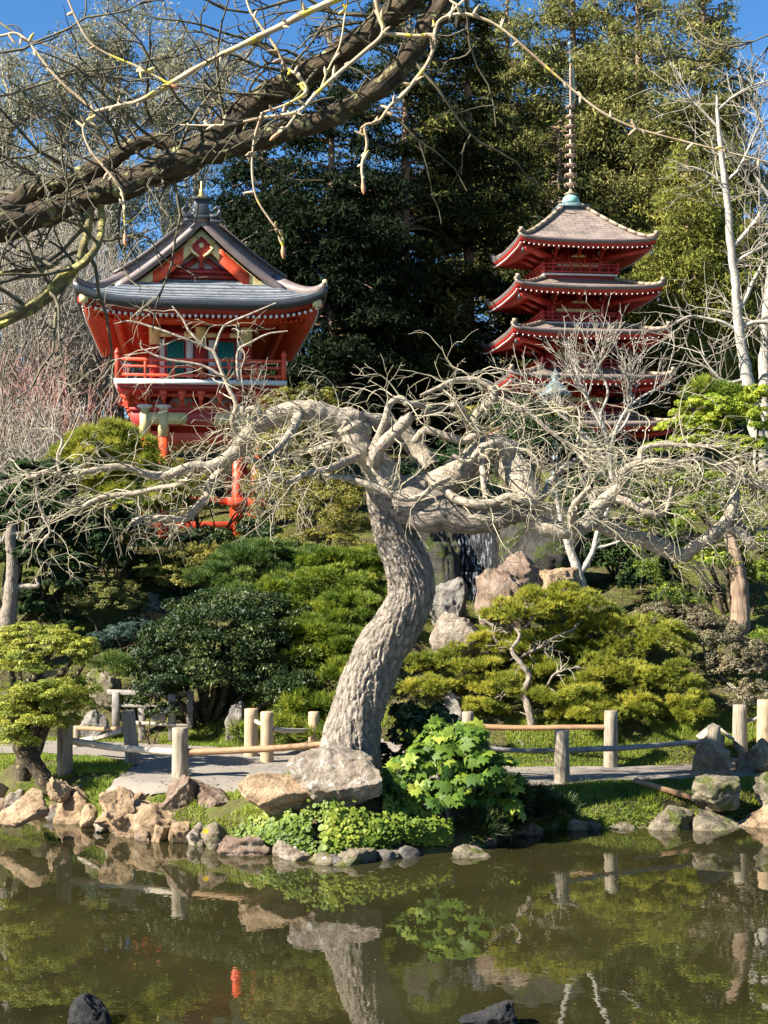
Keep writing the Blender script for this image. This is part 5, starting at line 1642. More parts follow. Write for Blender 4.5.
for key, cnt in {'A': 30, 'B': 30, 'C': 20, 'D': 12, 'E': 10}.items():
    P, R = O[key]; ok = [i for i in range(len(P) - 1) if -4.5 < P[i][0] < 1.0]
    idx = tr.choice(ok, cnt); d = unit(tr.normal(size=(cnt, 3)) * np.array([1, .7, .9]) + np.array([-.5, 0, .35]))
    S.append(P[idx]); D.append(d); R0.append(np.full(cnt, .011))
S = np.concatenate(S); D = np.concatenate(D)
A1 = grow(S, D, tr.uniform(.35, 1.0, len(S)), 9, .22, (-.6, 0, .1), .05, tr)
# a few extra leaders across the open sky
lead = []
for (x0, y0, x1, y1, w) in [(-30, 100, 260, 30, 3), (-30, 60, 200, -20, 3.4), (-30, 180, 150, 100, 3), (100, 160, 260, 40, 3.6), (-20, 10, 130, 90, 3), (150, 130, 150, 20, 4), (60, 200, -20, 140, 3), (330, 100, 190, 110, 3), (360, 60, 250, 70, 4), (230, 150, 160, 190, 2.4), (420, 10, 200, 0, 5), (700, -30, 680, 95, 1.6), (800, 15, 690, 75, 2)]:
    p, q_ = W(x0, y0, YO + tr.uniform(-.3, .6)), W(x1, y1, YO + tr.uniform(-.3, .6))
    P = np.array([p + (q_ - p) * t for t in np.linspace(0, 1, 14)]); P += np.stack([fbm(P * 4 + 7 * j, j, 2) for j in range(3)], -1) * .10
    lead.append((P, np.linspace(w, w * .4, 14) / 2 * YO / F))
tubes_each('side_branch', lead, M['dark_twig'], ov, n=7, lump=.3)
LP = np.stack([l[0] for l in lead])
grp = [(A1, taper(len(S), 9, np.full(len(S), .010), np.full(len(S), .003)))]
S2, D2, _, _ = spawn(A1, 3, .2, 1, .9, tr)
s4, d4, _, _ = spawn(LP, 9, .1, 1, 1.0, tr); S2 = np.concatenate([S2, s4]); D2 = np.concatenate([D2, d4])
A2 = grow(S2, D2, tr.uniform(.10, .42, len(S2)), 7, .24, (-.3, 0, .1), .05, tr)
grp.append((A2, taper(len(S2), 7, np.full(len(S2), .0050), np.full(len(S2), .0018))))
S3, D3, _, _ = spawn(A2, 2, .2, 1, 1.0, tr)
A3 = grow(S3, D3, tr.uniform(.02, .10, len(S3)), 4, .2, (0, 0, 0), 0, tr)
grp.append((A3, taper(len(S3), 4, np.full(len(S3), .0032), np.full(len(S3), .0016))))
batch_tubes('twigs', grp, M['dark_twig'], ov, 4)
# spurs and swollen reddish buds on the lichen branches
spg = []; bud = []
for k_, (P, R) in lich.items():
    sp1 = []; spg.append(sp1)
    cnt = max(3, int(len(P) * .45)); idx = tr.choice(len(P) - 1, cnt)
    for i in idx:
        d = unit(tr.normal(size=3) * np.array([1, .5, 1])); ln = tr.uniform(.02, .06)
        Q2 = np.array([P[i], P[i] + d * ln * .6, P[i] + d * ln]); sp1.append((Q2, np.array([.006, .0075, .002])))
    e = P[-1]; d = unit(P[-1] - P[-2]); bud.append((np.array([e - d * .01, e + d * .015, e + d * .035, e + d * .05]), np.array([.006, .011, .009, .001])))
for (k_, lp), gsp in zip(lich.items(), spg): build_tubes('lichen_branch', [lp] + gsp, M['lichen_twig'], ov, n=7, lump=.4)
tubes_each('bud', bud, M['bud'], ov, n=7)
# its trunk stands beside the viewer, out of the picture
P, R = O['A']
tp = crom([(P[-1][0], P[-1][1], P[-1][2], R[-1]), (2.2, 3.0, 6.2, .20), (2.65, 2.3, 4.6, .24), (2.7, 2.0, 3.0, .28), (2.7, 2.0, Hs(2.7, 2.0) - .3, .36)], 6)
build_tubes('trunk', [(tp[:, :3], tp[:, 3])], M['dark_bark'], ov, n=24, lump=.3)
# ------------------------------------------------------------------ shrubs and garden trees
def pads(lst, Y, depthk=.8):
    """(px, py, rx, ry[, dY]) picture ellipses -> clumps at distance Y"""
    out = []
    for p in lst:
        dy = p[4] if len(p) > 4 else 0
        yy = min(Y + dy, ray_hit(p[0], p[1] + p[3] * .75) - p[2] * Y / F * .25); c = W(p[0], p[1], yy)
        out.append((c, (p[2] * yy / F, p[2] * yy / F * depthk, p[3] * yy / F)))
    return out


def stems_for(name, parent, foot, clumps, mat, r0=.05, n=7, kink=.25, per=1, seed=0):
    r = np.random.default_rng(seed)
    paths = []
    foot = np.asarray(foot, float)
    for c, rad in clumps:
        for j in range(per):
            e = np.asarray(c) + (r.uniform(-.4, .4, 3) * np.asarray(rad) if j else 0)
            mid = foot + (e - foot) * .5 + r.normal(size=3) * kink * np.linalg.norm(e - foot) * .25
            mid[2] = foot[2] + (e[2] - foot[2]) * r.uniform(.35, .7)
            pts = crom(np.array([foot, foot + (mid - foot) * .5 + r.normal(size=3) * kink * .1, mid, mid + (e - mid) * .5 + r.normal(size=3) * kink * .12, e]), 5)
            paths.append((pts, np.linspace(r0, r0 * .25, len(pts))))
    return build_tubes(name, paths, M[mat], parent, n=n, lump=.25)


def shrub(name, label, cat, padl, Y, leafmat, n, size, foot=None, kind='leaf', stem='dark_bark', r0=.04, group=None, sub=16, subr=.30, flat=.5, seed=0, depthk=.8, per=9, nlen=.09, nw=.009,
          aspect=.5, shell=.5, crown='foliage', stemname='stem', low=-.25, droop=0.0, stemper=1):
    cl = pads(padl, Y, depthk)
    if foot is None:
        f = np.mean([c[0] for c in cl], axis=0); foot = np.array([f[0], f[1], Hs(f[0], f[1]) - .1])
    elif len(foot) == 2:
        f = W(foot[0], foot[1], Y); foot = np.array([f[0], Y, f[2] - .1])
    root = empty(name, foot, label, cat, group)
    P, N, I = cloud(cl, n, sub, subr, shell, low, seed)
    if kind == 'leaf': leaves(crown, P, N, size, M[leafmat], root, aspect, flat, I, seed, droop)
    else: needles(crown, P, N, nlen, M[leafmat], root, per, nw, I, seed)
    stems_for(stemname, root, foot, cl, stem, r0, seed=seed, per=stemper)
    return root


# left: the golden cloud pruned tree by the pond
t1 = shrub('bonsai_tree', 'golden green cloud pruned tree in two tiers leaning over the pond path at far left', 'tree',
           [(44, 650, 48, 22), (10, 656, 40, 22, .3), (78, 652, 22, 16, -.2), (30, 634, 30, 12, .2), (60, 640, 30, 14, .1), (20, 668, 44, 10, -.1), (84, 664, 14, 8, -.2)], 22.6, 'gold', 30000, .046, foot=(24, 772), r0=.11, stem='dark_bark', sub=42, subr=.20, seed=1, aspect=.32, crown='crown', stemname='trunk')
cl = pads([(40, 706, 44, 24), (74, 692, 26, 18, .2), (6, 712, 36, 24, .1), (18, 742, 26, 14, -.2), (62, 724, 26, 14, .2), (50, 694, 40, 16, -.3), (20, 724, 40, 16, -.3), (84, 708, 14, 12, 0)], 22.3)
P, N, I = cloud(cl, 32000, 40, .22, .5, -.25, 2); leaves('crown', P, N, .044, M['gold'], t1, .32, .5, I, 2)
P_, R_ = limb([(52, 790, 16), (38, 770, 18), (24, 752, 16), (16, 735, 13), (8, 716, 10), (16, 700, 8), (34, 690, 7), (60, 680, 6)], 22.4, 6, .5); build_tubes('trunk', [(P_, R_)], M['dark_bark'], t1, n=14, lump=.35)
P_, R_ = limb([(-30, 700, 10), (4, 696, 9), (24, 686, 9), (42, 676, 8), (58, 672, 4)], 22.7, 6, .4); build_tubes('limb', [(P_, R_)], M['limb'], t1, n=10, lump=.3)

shrub('camellia_tree', 'large dark glossy leaved camellia with crooked low stems behind the path', 'tree',
      [(222, 632, 66, 34), (180, 650, 46, 32, -.3), (268, 655, 50, 36, -.3), (215, 678, 60, 26, -.5), (290, 690, 34, 26, -.2), (165, 690, 26, 20, -.4), (240, 612, 50, 22, .2), (200, 606, 30, 16, .3), (300, 630, 26, 26, .3), (150, 668, 20, 22, -.2)],
      26.6, 'camellia', 62000, .058, foot=(206, 742), r0=.10, stem='dark_bark', sub=60, subr=.27, seed=3, aspect=.5, crown='crown', stemname='trunk', stemper=2, flat=.3, low=-.6)
shrub('camellia_bush', 'low glossy leaved bush with pale sprigs hiding the wooden bridge rail', 'shrub',
      [(152, 690, 20, 14), (166, 712, 18, 10), (138, 704, 14, 10)], 25.6, 'camellia', 3500, .05, r0=.02, sub=20, seed=4)
shrub('azalea_mound', 'rounded olive brown clipped mound left of the camellia', 'shrub', [(104, 600, 36, 27), (84, 608, 24, 20, -.2), (128, 604, 20, 20, .1)], 28.6, 'olive', 14000, .045, sub=70, subr=.13, shell=.75, seed=5, r0=.03)
shrub('blue_juniper', 'low blue green juniper spread below the olive mound', 'shrub', [(116, 638, 34, 16), (140, 628, 22, 12, .3), (98, 644, 18, 12, -.2)], 28.0, 'blue', 8000, .045, sub=40, subr=.16, seed=6, aspect=.3, r0=.03)
shrub('blue_juniper', 'small pale blue green tuft right of the olive mound', 'shrub', [(152, 612, 24, 11)], 28.9, 'blue', 3000, .045, sub=30, subr=.18, seed=7, aspect=.3, r0=.02)
shrub('cypress_bush', 'olive gold feathery bush below the gate, left of the dark pine', 'shrub', [(186, 566, 36, 20), (164, 574, 24, 14, -.2), (208, 556, 24, 14, .3), (184, 584, 26, 14, -.3)], 29.8, 'gold2', 12000, .055, sub=40, subr=.2, seed=8, aspect=.3, r0=.05)
shrub('pine_tree', 'dusky grey green pine with flat layers between feathery bush and bright slope', 'tree', [(256, 558, 46, 16), (232, 580, 40, 14, -.3), (284, 578, 36, 14, -.2), (258, 598, 50, 12, -.4), (306, 560, 22, 12, .3)], 29.5, 'pine2', 5500, .05, kind='needle', nlen=.12, nw=.014, per=11, sub=30, subr=.24, seed=9, r0=.07, crown='crown', stemname='trunk')
shrub('spreading_juniper', 'bright green juniper carpet on the slope left of the twisted trunk', 'shrub',
      [(330, 590, 56, 22), (300, 612, 46, 20, -.5), (352, 618, 44, 22, -.5), (320, 640, 46, 22, -.9), (360, 650, 34, 22, -1.0), (340, 566, 44, 18, .4), (312, 664, 36, 20, -1.2), (352, 676, 30, 18, -1.4), (372, 570, 30, 22, .3), (288, 590, 26, 16, -.2)],
      28.6, 'juniper', 14000, .05, kind='needle', nlen=.095, nw=.013, per=11, sub=42, subr=.22, seed=10, r0=.04)
shrub('fern_clump', 'shaded ferny undergrowth behind the fence by the trunk foot', 'shrub', [(308, 712, 30, 18), (284, 730, 26, 14, -.3), (330, 735, 22, 12, -.2), (250, 735, 20, 10)], 25.6, 'juniper', 900, .05, kind='needle', nlen=.16, nw=.012, per=9, sub=18, seed=11, r0=.02)
shrub('cypress_bush', 'yellow olive bush behind the drooping twigs at centre left', 'shrub', [(316, 520, 48, 26), (292, 498, 34, 22, .3), (338, 500, 32, 24, .2), (320, 545, 44, 18, -.3), (350, 530, 26, 22, 0)], 30.6, 'gold2', 16000, .06, sub=40, subr=.2, seed=12, aspect=.3, r0=.06)
shrub('cypress_tree', 'golden olive cypress standing at the right corner of the gate', 'tree', [(304, 402, 36, 20), (280, 412, 24, 18), (336, 416, 26, 16, .3), (306, 432, 44, 24), (282, 452, 40, 22), (330, 450, 34, 24), (300, 480, 44, 24)], 33.6, 'gold2', 24000, .075, sub=40, subr=.2, seed=13, aspect=.3, r0=.1, crown='crown', stemname='trunk')
shrub('cypress_bush', 'yellow green bush beneath the left side of the gate', 'shrub', [(108, 452, 44, 26), (78, 468, 34, 22), (136, 470, 30, 22), (116, 490, 46, 20), (168, 490, 24, 16, -.3), (150, 508, 30, 14, -.3)], 31.6, 'pine', 4500, .06, kind='needle', nlen=.15, nw=.016, per=11, sub=34, subr=.22, seed=14, r0=.06)
shrub('maple_bush', 'light green layered foliage spray in the dark hollow below the gate', 'shrub', [(112, 502, 40, 9), (82, 516, 30, 8, -.2), (140, 520, 34, 8, -.3), (110, 534, 40, 8, -.4), (150, 545, 36, 8, -.4), (92, 552, 30, 7, -.5)], 30.4, 'juniper', 9000, .065, sub=30, subr=.25, seed=15, aspect=.45, r0=.03, flat=.8)
shrub('holly_bush', 'dark green bush in front of the gate foot, right of the red post', 'shrub', [(205, 540, 26, 14), (256, 534, 22, 16), (268, 540, 28, 16)], 31.2, 'camellia', 7000, .065, sub=24, subr=.25, seed=16, r0=.03)
shrub('cypress_bush', 'yellow green sprays under the gate front between its posts', 'shrub', [(182, 486, 26, 18), (208, 508, 22, 12), (170, 470, 20, 14), (200, 478, 20, 12), (150, 490, 24, 18), (178, 508, 26, 12), (258, 488, 16, 24), (270, 510, 20, 20), (204, 492, 16, 12), (150, 478, 24, 22), (168, 502, 28, 18), (264, 495, 14, 26), (254, 524, 18, 12)], 32.6, 'gold2', 24000, .06, sub=26, subr=.26, seed=17, aspect=.3, r0=.03)
dk = shrub('evergreen_tree', 'dark dense evergreen with a pale bare trunk at the left edge', 'tree', [(10, 520, 52, 34), (50, 500, 40, 24, .5), (70, 540, 44, 26, .3), (20, 560, 46, 20, -.1), (96, 556, 36, 18, .4), (-20, 540, 40, 40), (40, 476, 40, 18, .6), (120, 530, 30, 20, .8)],
           28.6, 'dark', 42000, .09, foot=(8, 632), r0=.07, sub=30, subr=.26, seed=18, crown='crown', stemname='limb')
P_, R_ = limb([(6, 640, 22), (8, 615, 17), (11, 590, 14), (12, 568, 12), (10, 540, 10), (14, 510, 7)], 27.9, 6, .3); build_tubes('trunk', [(P_, R_)], M['grey_bark'], dk, n=14, lump=.3)
P_, R_ = limb([(10, 588, 7), (24, 586, 6), (38, 586, 4), (36, 578, 3)], 27.9, 6, .3); build_tubes('limb', [(P_, R_)], M['limb'], dk, n=8, lump=.3)
shrub('evergreen_bush', 'deep green bush filling the dark hollow above the olive mound', 'shrub', [(150, 575, 34, 18), (100, 566, 40, 14, .4), (40, 600, 30, 10, .3), (180, 598, 24, 12)], 30.6, 'dark', 14000, .075, sub=24, seed=19)

shrub('evergreen_bush', 'low shaded evergreen on the slope between pale trunk and olive mound', 'shrub', [(52, 588, 34, 20), (34, 612, 22, 10), (60, 622, 26, 10), (150, 640, 20, 10), (64, 566, 30, 14)], 28.4, 'dark', 14000, .06, sub=28, seed=70)
shrub('fern_clump', 'shaded ferns on the bank below the blue green shrub', 'shrub', [(118, 668, 24, 12), (92, 690, 22, 12), (140, 676, 16, 10)], 27.4, 'pine2', 700, .06, kind='needle', nlen=.14, nw=.012, per=9, sub=18, seed=71)
# right: twisted pine with needle pads
pt = empty('pine_tree', ground_at(533, 24.9), 'low spreading pine with contorted grey branches behind the right fence', 'tree')
padl = [(560, 606, 50, 20), (520, 618, 40, 20, -.3), (600, 628, 44, 20, .2), (648, 650, 44, 30, .1), (668, 690, 40, 26, -.1), (452, 668, 52, 18, -.2), (500, 650, 46, 18, -.2), (430, 690, 34, 14, -.3), (560, 650, 40, 22, .4), (612, 680, 42, 24, .1),
        (560, 700, 44, 18, -.3), (500, 690, 36, 16, -.3), (590, 716, 40, 14, -.4), (470, 640, 28, 12, .2), (690, 714, 24, 20, -.3), (640, 712, 30, 16, -.2), (540, 672, 30, 14, -.5), (482, 712, 24, 12, -.2)]
cl = pads(padl, 26.2)
for i, part in enumerate(np.array_split(np.arange(len(cl)), 3)):
    sub_ = [cl[j] for j in part]
    P, N, I = cloud(sub_, 6000, 40, .19, .5, -.15, 30 + i); needles('crown', P, N, .085, M['pine'], pt, 12, .012, I, 30 + i)
P_, R_ = limb([(534, 762, 14, -1.2), (533, 735, 12, -1.2), (527, 712, 10, -1.2), (524, 694, 8, -1.1), (530, 678, 7, -1), (522, 664, 6, -1), (512, 650, 5, -.9), (520, 636, 4, -.8), (512, 624, 3, -.6)], 26.2, 7, .6)
bra = [(P_, R_)]
for pts in ([(526, 696, 7, -1.1), (548, 690, 6, -1.2), (566, 700, 5, -1.2), (590, 690, 4, -.9), (612, 682, 3, -.6)], [(522, 662, 6, -1), (540, 650, 6, -1.1), (558, 640, 5, -1), (580, 630, 4, -.7)],
            [(524, 690, 6, -1.1), (504, 700, 5, -1.2), (494, 688, 5, -1.2), (480, 684, 4, -1)], [(514, 650, 5, -.9), (496, 642, 5, -1), (498, 628, 4, -.9), (484, 620, 3, -.8)], [(530, 676, 6, -1), (552, 664, 5, -1.1), (548, 652, 4, -1.1), (566, 655, 3, -1)],
            [(520, 636, 5, -.8), (534, 622, 4, -.9), (530, 608, 3, -.8), (546, 600, 3, -.7)], [(566, 700, 4, -1.2), (586, 712, 4, -1.2), (604, 706, 3, -1.1), (620, 716, 2, -1)], [(533, 730, 6, -1.2), (556, 726, 5, -1.2), (576, 733, 4, -1.2), (600, 726, 3, -1.1)],
            [(548, 690, 4, -1.3), (560, 676, 4, -1.4), (580, 670, 3, -1.3), (596, 676, 2, -1.2)], [(504, 698, 4, -1.2), (486, 704, 4, -1.3), (462, 700, 3, -1.2), (440, 704, 2, -1)]):
    bra.append(limb(pts, 26.2, 7, 1.6))
bra = [(bra[0][0], bra[0][1] * .85)] + [(a + np.array([0, .45, 0]), b * .6) for a, b in bra[1:]]
build_tubes('branches', bra, M['grey_bark'], pt, n=10, lump=.3)
BP = [b[0][np.linspace(0, len(b[0]) - 1, 20).astype(int)] for b in bra]; BP = np.stack(BP)
s_, d_, _, _ = spawn(BP, 14, .2, 1, 1.0); tw = grow(s_, d_, rng.uniform(.12, .4, len(s_)), 7, .35, (0, 0, 1), .05); batch_tubes('twigs', [(tw, taper(len(tw), 7, np.full(len(tw), .010), np.full(len(tw), .004)))], M['grey_twig'], pt, 4)
shrub('heath_bush', 'grey brown twiggy azalea at the right, beside the pine', 'shrub', [(716, 640, 36, 24), (742, 668, 34, 28, -.2), (752, 700, 30, 22, -.5), (690, 622, 34, 18, .3), (660, 614, 26, 12, .4)], 26.9, 'heath', 30000, .036, sub=50, subr=.2, seed=41, aspect=.6, r0=.02, stemper=2, stem='grey_twig')
yt = shrub('cypress_tree', 'yellow green feathery cypress with a fluted reddish trunk at right', 'tree', [(706, 520, 50, 28), (740, 500, 40, 26), (668, 500, 36, 22, .4), (700, 484, 44, 18, .3), (744, 548, 36, 26, -.1), (668, 548, 34, 26, .2), (648, 520, 30, 22, .5), (712, 566, 40, 20, -.1), (760, 580, 26, 22, -.2)],
           28.0, 'juniper', 34000, .065, foot=(738, 632), r0=.06, sub=36, subr=.22, seed=42, aspect=.35, crown='crown', stemname='limb')
P_, R_ = limb([(732, 652, 34, -.4), (737, 630, 24, -.4), (741, 608, 19, -.4), (740, 585, 17, -.35), (736, 560, 14, -.3), (728, 530, 9, 0)], 27.8, 6, .3); build_tubes('trunk', [(P_, R_)], M['conifer_bark'], yt, n=30, lump=.25)
shrub('cypress_tree', 'bright yellow green cypress below the bare pale trunk at right', 'tree', [(712, 414, 40, 20), (690, 430, 36, 18, -.2), (744, 424, 34, 22), (712, 448, 50, 18, -.3), (752, 456, 34, 18, -.2), (672, 450, 30, 12, -.3), (760, 400, 24, 16, .2)], 33.5, 'bright', 24000, .085, sub=44, subr=.18, seed=43, aspect=.35, r0=.07, crown='crown', stemname='trunk')
shrub('pine_bush', 'vivid green pine tuft peeping out between pagoda and pale trunk', 'shrub', [(706, 396, 26, 13), (728, 402, 22, 12)], 37, 'juniper', 600, .06, kind='needle', nlen=.2, nw=.02, per=10, sub=18, seed=44)
shrub('evergreen_bush', 'dark shrub behind the drooping twigs at the right of the waterfall', 'shrub', [(610, 560, 40, 34), (650, 580, 30, 26), (580, 520, 30, 40, .6), (630, 500, 40, 36, 1.2)], 30.0, 'dark', 26000, .075, sub=28, seed=45)
shrub('evergreen_bush', 'dark green bush above the waterfall below the pagoda', 'shrub', [(480, 470, 60, 30), (540, 450, 60, 30), (430, 500, 40, 40), (590, 470, 40, 30), (520, 420, 40, 20, 1.5)], 32.6, 'dark', 34000, .085, sub=34, seed=46)
shrub('cypress_bush', 'olive sprays in front of the pagoda foot, behind the bare twigs', 'shrub', [(520, 412, 34, 14), (556, 424, 34, 14), (500, 430, 30, 14), (590, 450, 30, 16), (480, 416, 24, 12)], 36.5, 'gold2', 11000, .08, sub=28, seed=47, aspect=.35)
shrub('fern_clump', 'fresh green ferns under the feathery cypress at right', 'shrub', [(666, 596, 22, 16), (648, 574, 16, 18), (690, 600, 18, 10), (762, 640, 18, 14)], 27.2, 'cover', 4200, .05, sub=24, seed=48, aspect=.3)
shrub('juniper_bush', 'dark evergreen bush right of the trunk above the low pine branches', 'shrub', [(424, 560, 26, 30), (410, 600, 20, 30), (430, 520, 24, 20)], 29.6, 'juniper', 1100, .06, kind='needle', nlen=.13, nw=.012, per=10, sub=20, seed=49)

# white barked little tree by the waterfall rocks, its fan of twigs in front of the pagoda
wt_ = empty('bare_tree', ground_at(585, 27.6), 'small white barked leafless tree fanning up in front of the pagoda', 'tree')
WB = [limb(p, 27.6, 6, .3) for p in (
    [(586, 606, 13), (583, 590, 12), (578, 572, 10), (572, 555, 9), (566, 538, 7), (560, 515, 5), (556, 490, 4)], [(580, 574, 7), (588, 562, 6), (594, 548, 5.5), (597, 534, 5), (606, 515, 4.5), (612, 490, 5), (610, 465, 5), (606, 440, 4.5), (600, 415, 4)],
    [(608, 455, 4), (616, 430, 3.5), (625, 412, 3), (640, 398, 2.4), (664, 385, 1.8)], [(604, 430, 3.5), (590, 405, 3), (582, 388, 2.4), (575, 365, 1.8)], [(610, 470, 4), (596, 446, 3.5), (574, 425, 3), (552, 408, 2.4), (530, 380, 1.6)], [(600, 415, 3), (608, 392, 2.6), (600, 370, 2), (592, 350, 1.4)],
    [(606, 440, 3), (624, 425, 2.6), (632, 402, 2), (628, 380, 1.5)], [(594, 548, 4), (606, 546, 3), (622, 540, 2.4), (640, 528, 1.8)])]
build_tubes('trunk', WB, M['white_bark'], wt_, n=9, lump=.2)
trr = np.random.default_rng(77)
BP = np.stack([b[0][np.linspace(0, len(b[0]) - 1, 20).astype(int)] for b in WB[1:7]])
s_, d_, _, _ = spawn(BP, 12, .45, 1, .8, trr); g1 = grow(s_, d_, trr.uniform(.5, 1.2, len(s_)), 8, .14, (0, 0, 1), .10, trr)
s_, d_, _, _ = spawn(g1, 4, .2, 1, .7, trr); g2 = grow(s_, d_, trr.uniform(.15, .6, len(s_)), 6, .14, (0, 0, 1), .08, trr)
s_, d_, _, _ = spawn(g2, 2, .3, 1, .8, trr); g3 = grow(s_, d_, trr.uniform(.08, .25, len(s_)), 4, .14, (0, 0, 1), .05, trr)
batch_tubes('twigs', [(g1, taper(len(g1), 8, np.full(len(g1), .013), np.full(len(g1), .006))), (g2, taper(len(g2), 6, np.full(len(g2), .008), np.full(len(g2), .004))), (g3, taper(len(g3), 4, np.full(len(g3), .006), np.full(len(g3), .004)))], M['grey_twig'], wt_, 3)

# ------------------------------------------------------------------ palmate shrub and ground cover by the pond
def palmate(name, label, padl, Y, n, size, mat, seed, lobes=7):
    r = np.random.default_rng(seed)
    cl = pads(padl, Y, .7)
    f = np.mean([c[0] for c in cl], axis=0); foot = np.array([f[0], f[1], Hs(f[0], f[1]) - .05])
    root = empty(name, foot, label, 'shrub')
    P, N, I = cloud(cl, n, 26, .3, .6, -.1, seed)
    N = unit(N * .7 + np.array([-.15, -.45, .65]))
    Vs = []; Fs = []; vr = []; nv = 0
    ang = np.linspace(-2.2, 2.2, lobes)
    for p, nn, ii in zip(P, N, I):
        s = size * r.uniform(.6, 1.25)
        nn = unit(nn + r.normal(size=3) * .28); d = unit(np.cross(nn, r.normal(size=3))); d = unit(d + np.array([0, -.3, -.5])); d = unit(d - nn * (d @ nn)); w = np.cross(nn, d)
        verts = [p]
        for a in ang:
            ln = s * (1 - .32 * abs(a) / 2.2)
            dirv = d * math.cos(a) + w * math.sin(a)
            prp = -d * math.sin(a) + w * math.cos(a)
            verts += [p + dirv * ln * .58 - prp * ln * .24 - nn * s * .02, p + dirv * ln - nn * s * .16, p + dirv * ln * .58 + prp * ln * .24 - nn * s * .02, p + dirv * ln * .45 + nn * s * .03]
        for j in range(lobes):
            b = nv + 1 + j * 4
            Fs += [(nv, b, b + 3), (b, b + 1, b + 3), (b + 1, b + 2, b + 3), (b + 2, nv, b + 3)]
        nv += len(verts); Vs += verts; vr += [min(1, ii * .6 + r.uniform(0, .4))] * len(verts)
    mesh_np('foliage', np.array(Vs), np.array(Fs), M[mat], root, True, {'var': ('FLOAT', np.array(vr))})
    stems_for('stem', root, foot, cl, 'grey_twig', .02, seed=seed, per=3)
    return root


palmate('fatsia_bush', 'glossy green shrub of hand shaped leaves overhanging the pond beside the trunk', [(450, 756, 38, 22), (424, 776, 34, 24, -.2), (474, 782, 36, 24, -.1), (440, 800, 42, 20, -.35), (486, 810, 32, 20, -.1), (404, 800, 20, 18, -.4), (462, 740, 22, 12, .1), (506, 790, 14, 12, 0), (390, 780, 12, 12, -.3), (436, 730, 12, 8, .2), (500, 764, 14, 8, .1), (420, 822, 18, 10, -.5)], 20.55, 1150, .15, 'fatsia', 51)
shrub('shade_bush', 'dark leafy bush in the shade between trunk and hand leaved shrub', 'shrub', [(412, 736, 30, 24), (396, 762, 22, 24), (440, 720, 26, 14), (404, 715, 18, 14), (396, 790, 20, 20, -.2)], 21.2, 'camellia', 5000, .085, sub=20, seed=52, aspect=.5)
shrub('shade_bush', 'dark grass and fern tangle hanging over the bank right of the point', 'shrub', [(500, 802, 26, 22), (528, 810, 28, 18), (484, 830, 24, 14, -.2), (556, 814, 22, 12), (510, 824, 26, 12, -.2)], 21.1, 'camellia', 1300, .06, kind='needle', nlen=.16, nw=.012, per=9, sub=18, seed=53)


def field(n, cond, seed, xr=(-9, 9), yr=(18, 31)):
    r = np.random.default_rng(seed)
    x = r.uniform(*xr, n); y = r.uniform(*yr, n)
    m_ = cond(x, y); x, y = x[m_], y[m_]
    z = H(x, y)
    e = .05
    nx_ = -(H(x + e, y) - z) / e; ny_ = -(H(x, y + e) - z) / e
    return np.stack([x, y, z], -1), unit(np.stack([nx_, ny_, np.ones_like(nx_)], -1))


def dsh(x, y): return y - lerp(x, SHX, SHY)
def pxx(x, y): return x * F / y + 384
# leafy ground cover on the point
def c_cover(x, y):
    p = pxx(x, y); d = dsh(x, y)
    return (p > 222 + d * 14) & (p < 452) & (d > .03) & (y < 20.1) & (~((p > 292) & (p < 384) & (y > 19.62)))
P, N = field(110000, c_cover, 61, (-3, 2), (18.6, 20.3))
keep = (vnoise(P * np.array([3.2, 3.2, 0]), 12) + .5 * vnoise(P * np.array([8, 8, 0]), 13) + rng.uniform(-.5, .5, len(P))) > -.32
P, N = P[keep], N[keep]
r = np.random.default_rng(62)
P = P[:21000]; N = N[:21000]
P = P + np.array([0, 0, 1]) * (r.uniform(.02, .15, (len(P), 1)) + .14 * r.uniform(0, 1, (len(P), 1)) ** 5) + r.normal(size=P.shape) * .01
I = np.clip(vnoise(P * 3, 3) * .5 + .5, 0, 1)
# rounded leaves
Nn = unit(N + np.array([-.1, -.5, .3]) + r.normal(size=N.shape) * .35)
d = unit(np.cross(Nn, r.normal(size=Nn.shape))); w = np.cross(Nn, d)
a6 = np.arange(7) * 2 * math.pi / 7
P[:, 2] += .20 * np.exp(-((P[:, 1] - 19.55) / .22) ** 2) * r.uniform(.3, 1, len(P)) + .07 * vnoise(P * 2.2, 5)
s = (.029 * r.uniform(.35, 1.0, len(P)) * (1 + r.uniform(0, 1, len(P)) ** 4))[:, None, None]
V = P[:, None] + s * (np.cos(a6)[None, :, None] * d[:, None] + np.sin(a6)[None, :, None] * w[:, None] * .85) - Nn[:, None] * s * .15 * np.abs(np.sin(a6))[None, :, None]
cv = mesh_np('ground_cover', V.reshape(-1, 3), np.arange(len(P) * 7).reshape(-1, 7), M['cover'], None, False, {'var': ('FLOAT', np.repeat(I * .6 + r.uniform(0, .4, len(P)), 7))})
tag(cv, 'bright leafy ground cover spilling over the point to the water', 'ground cover', kind='stuff')
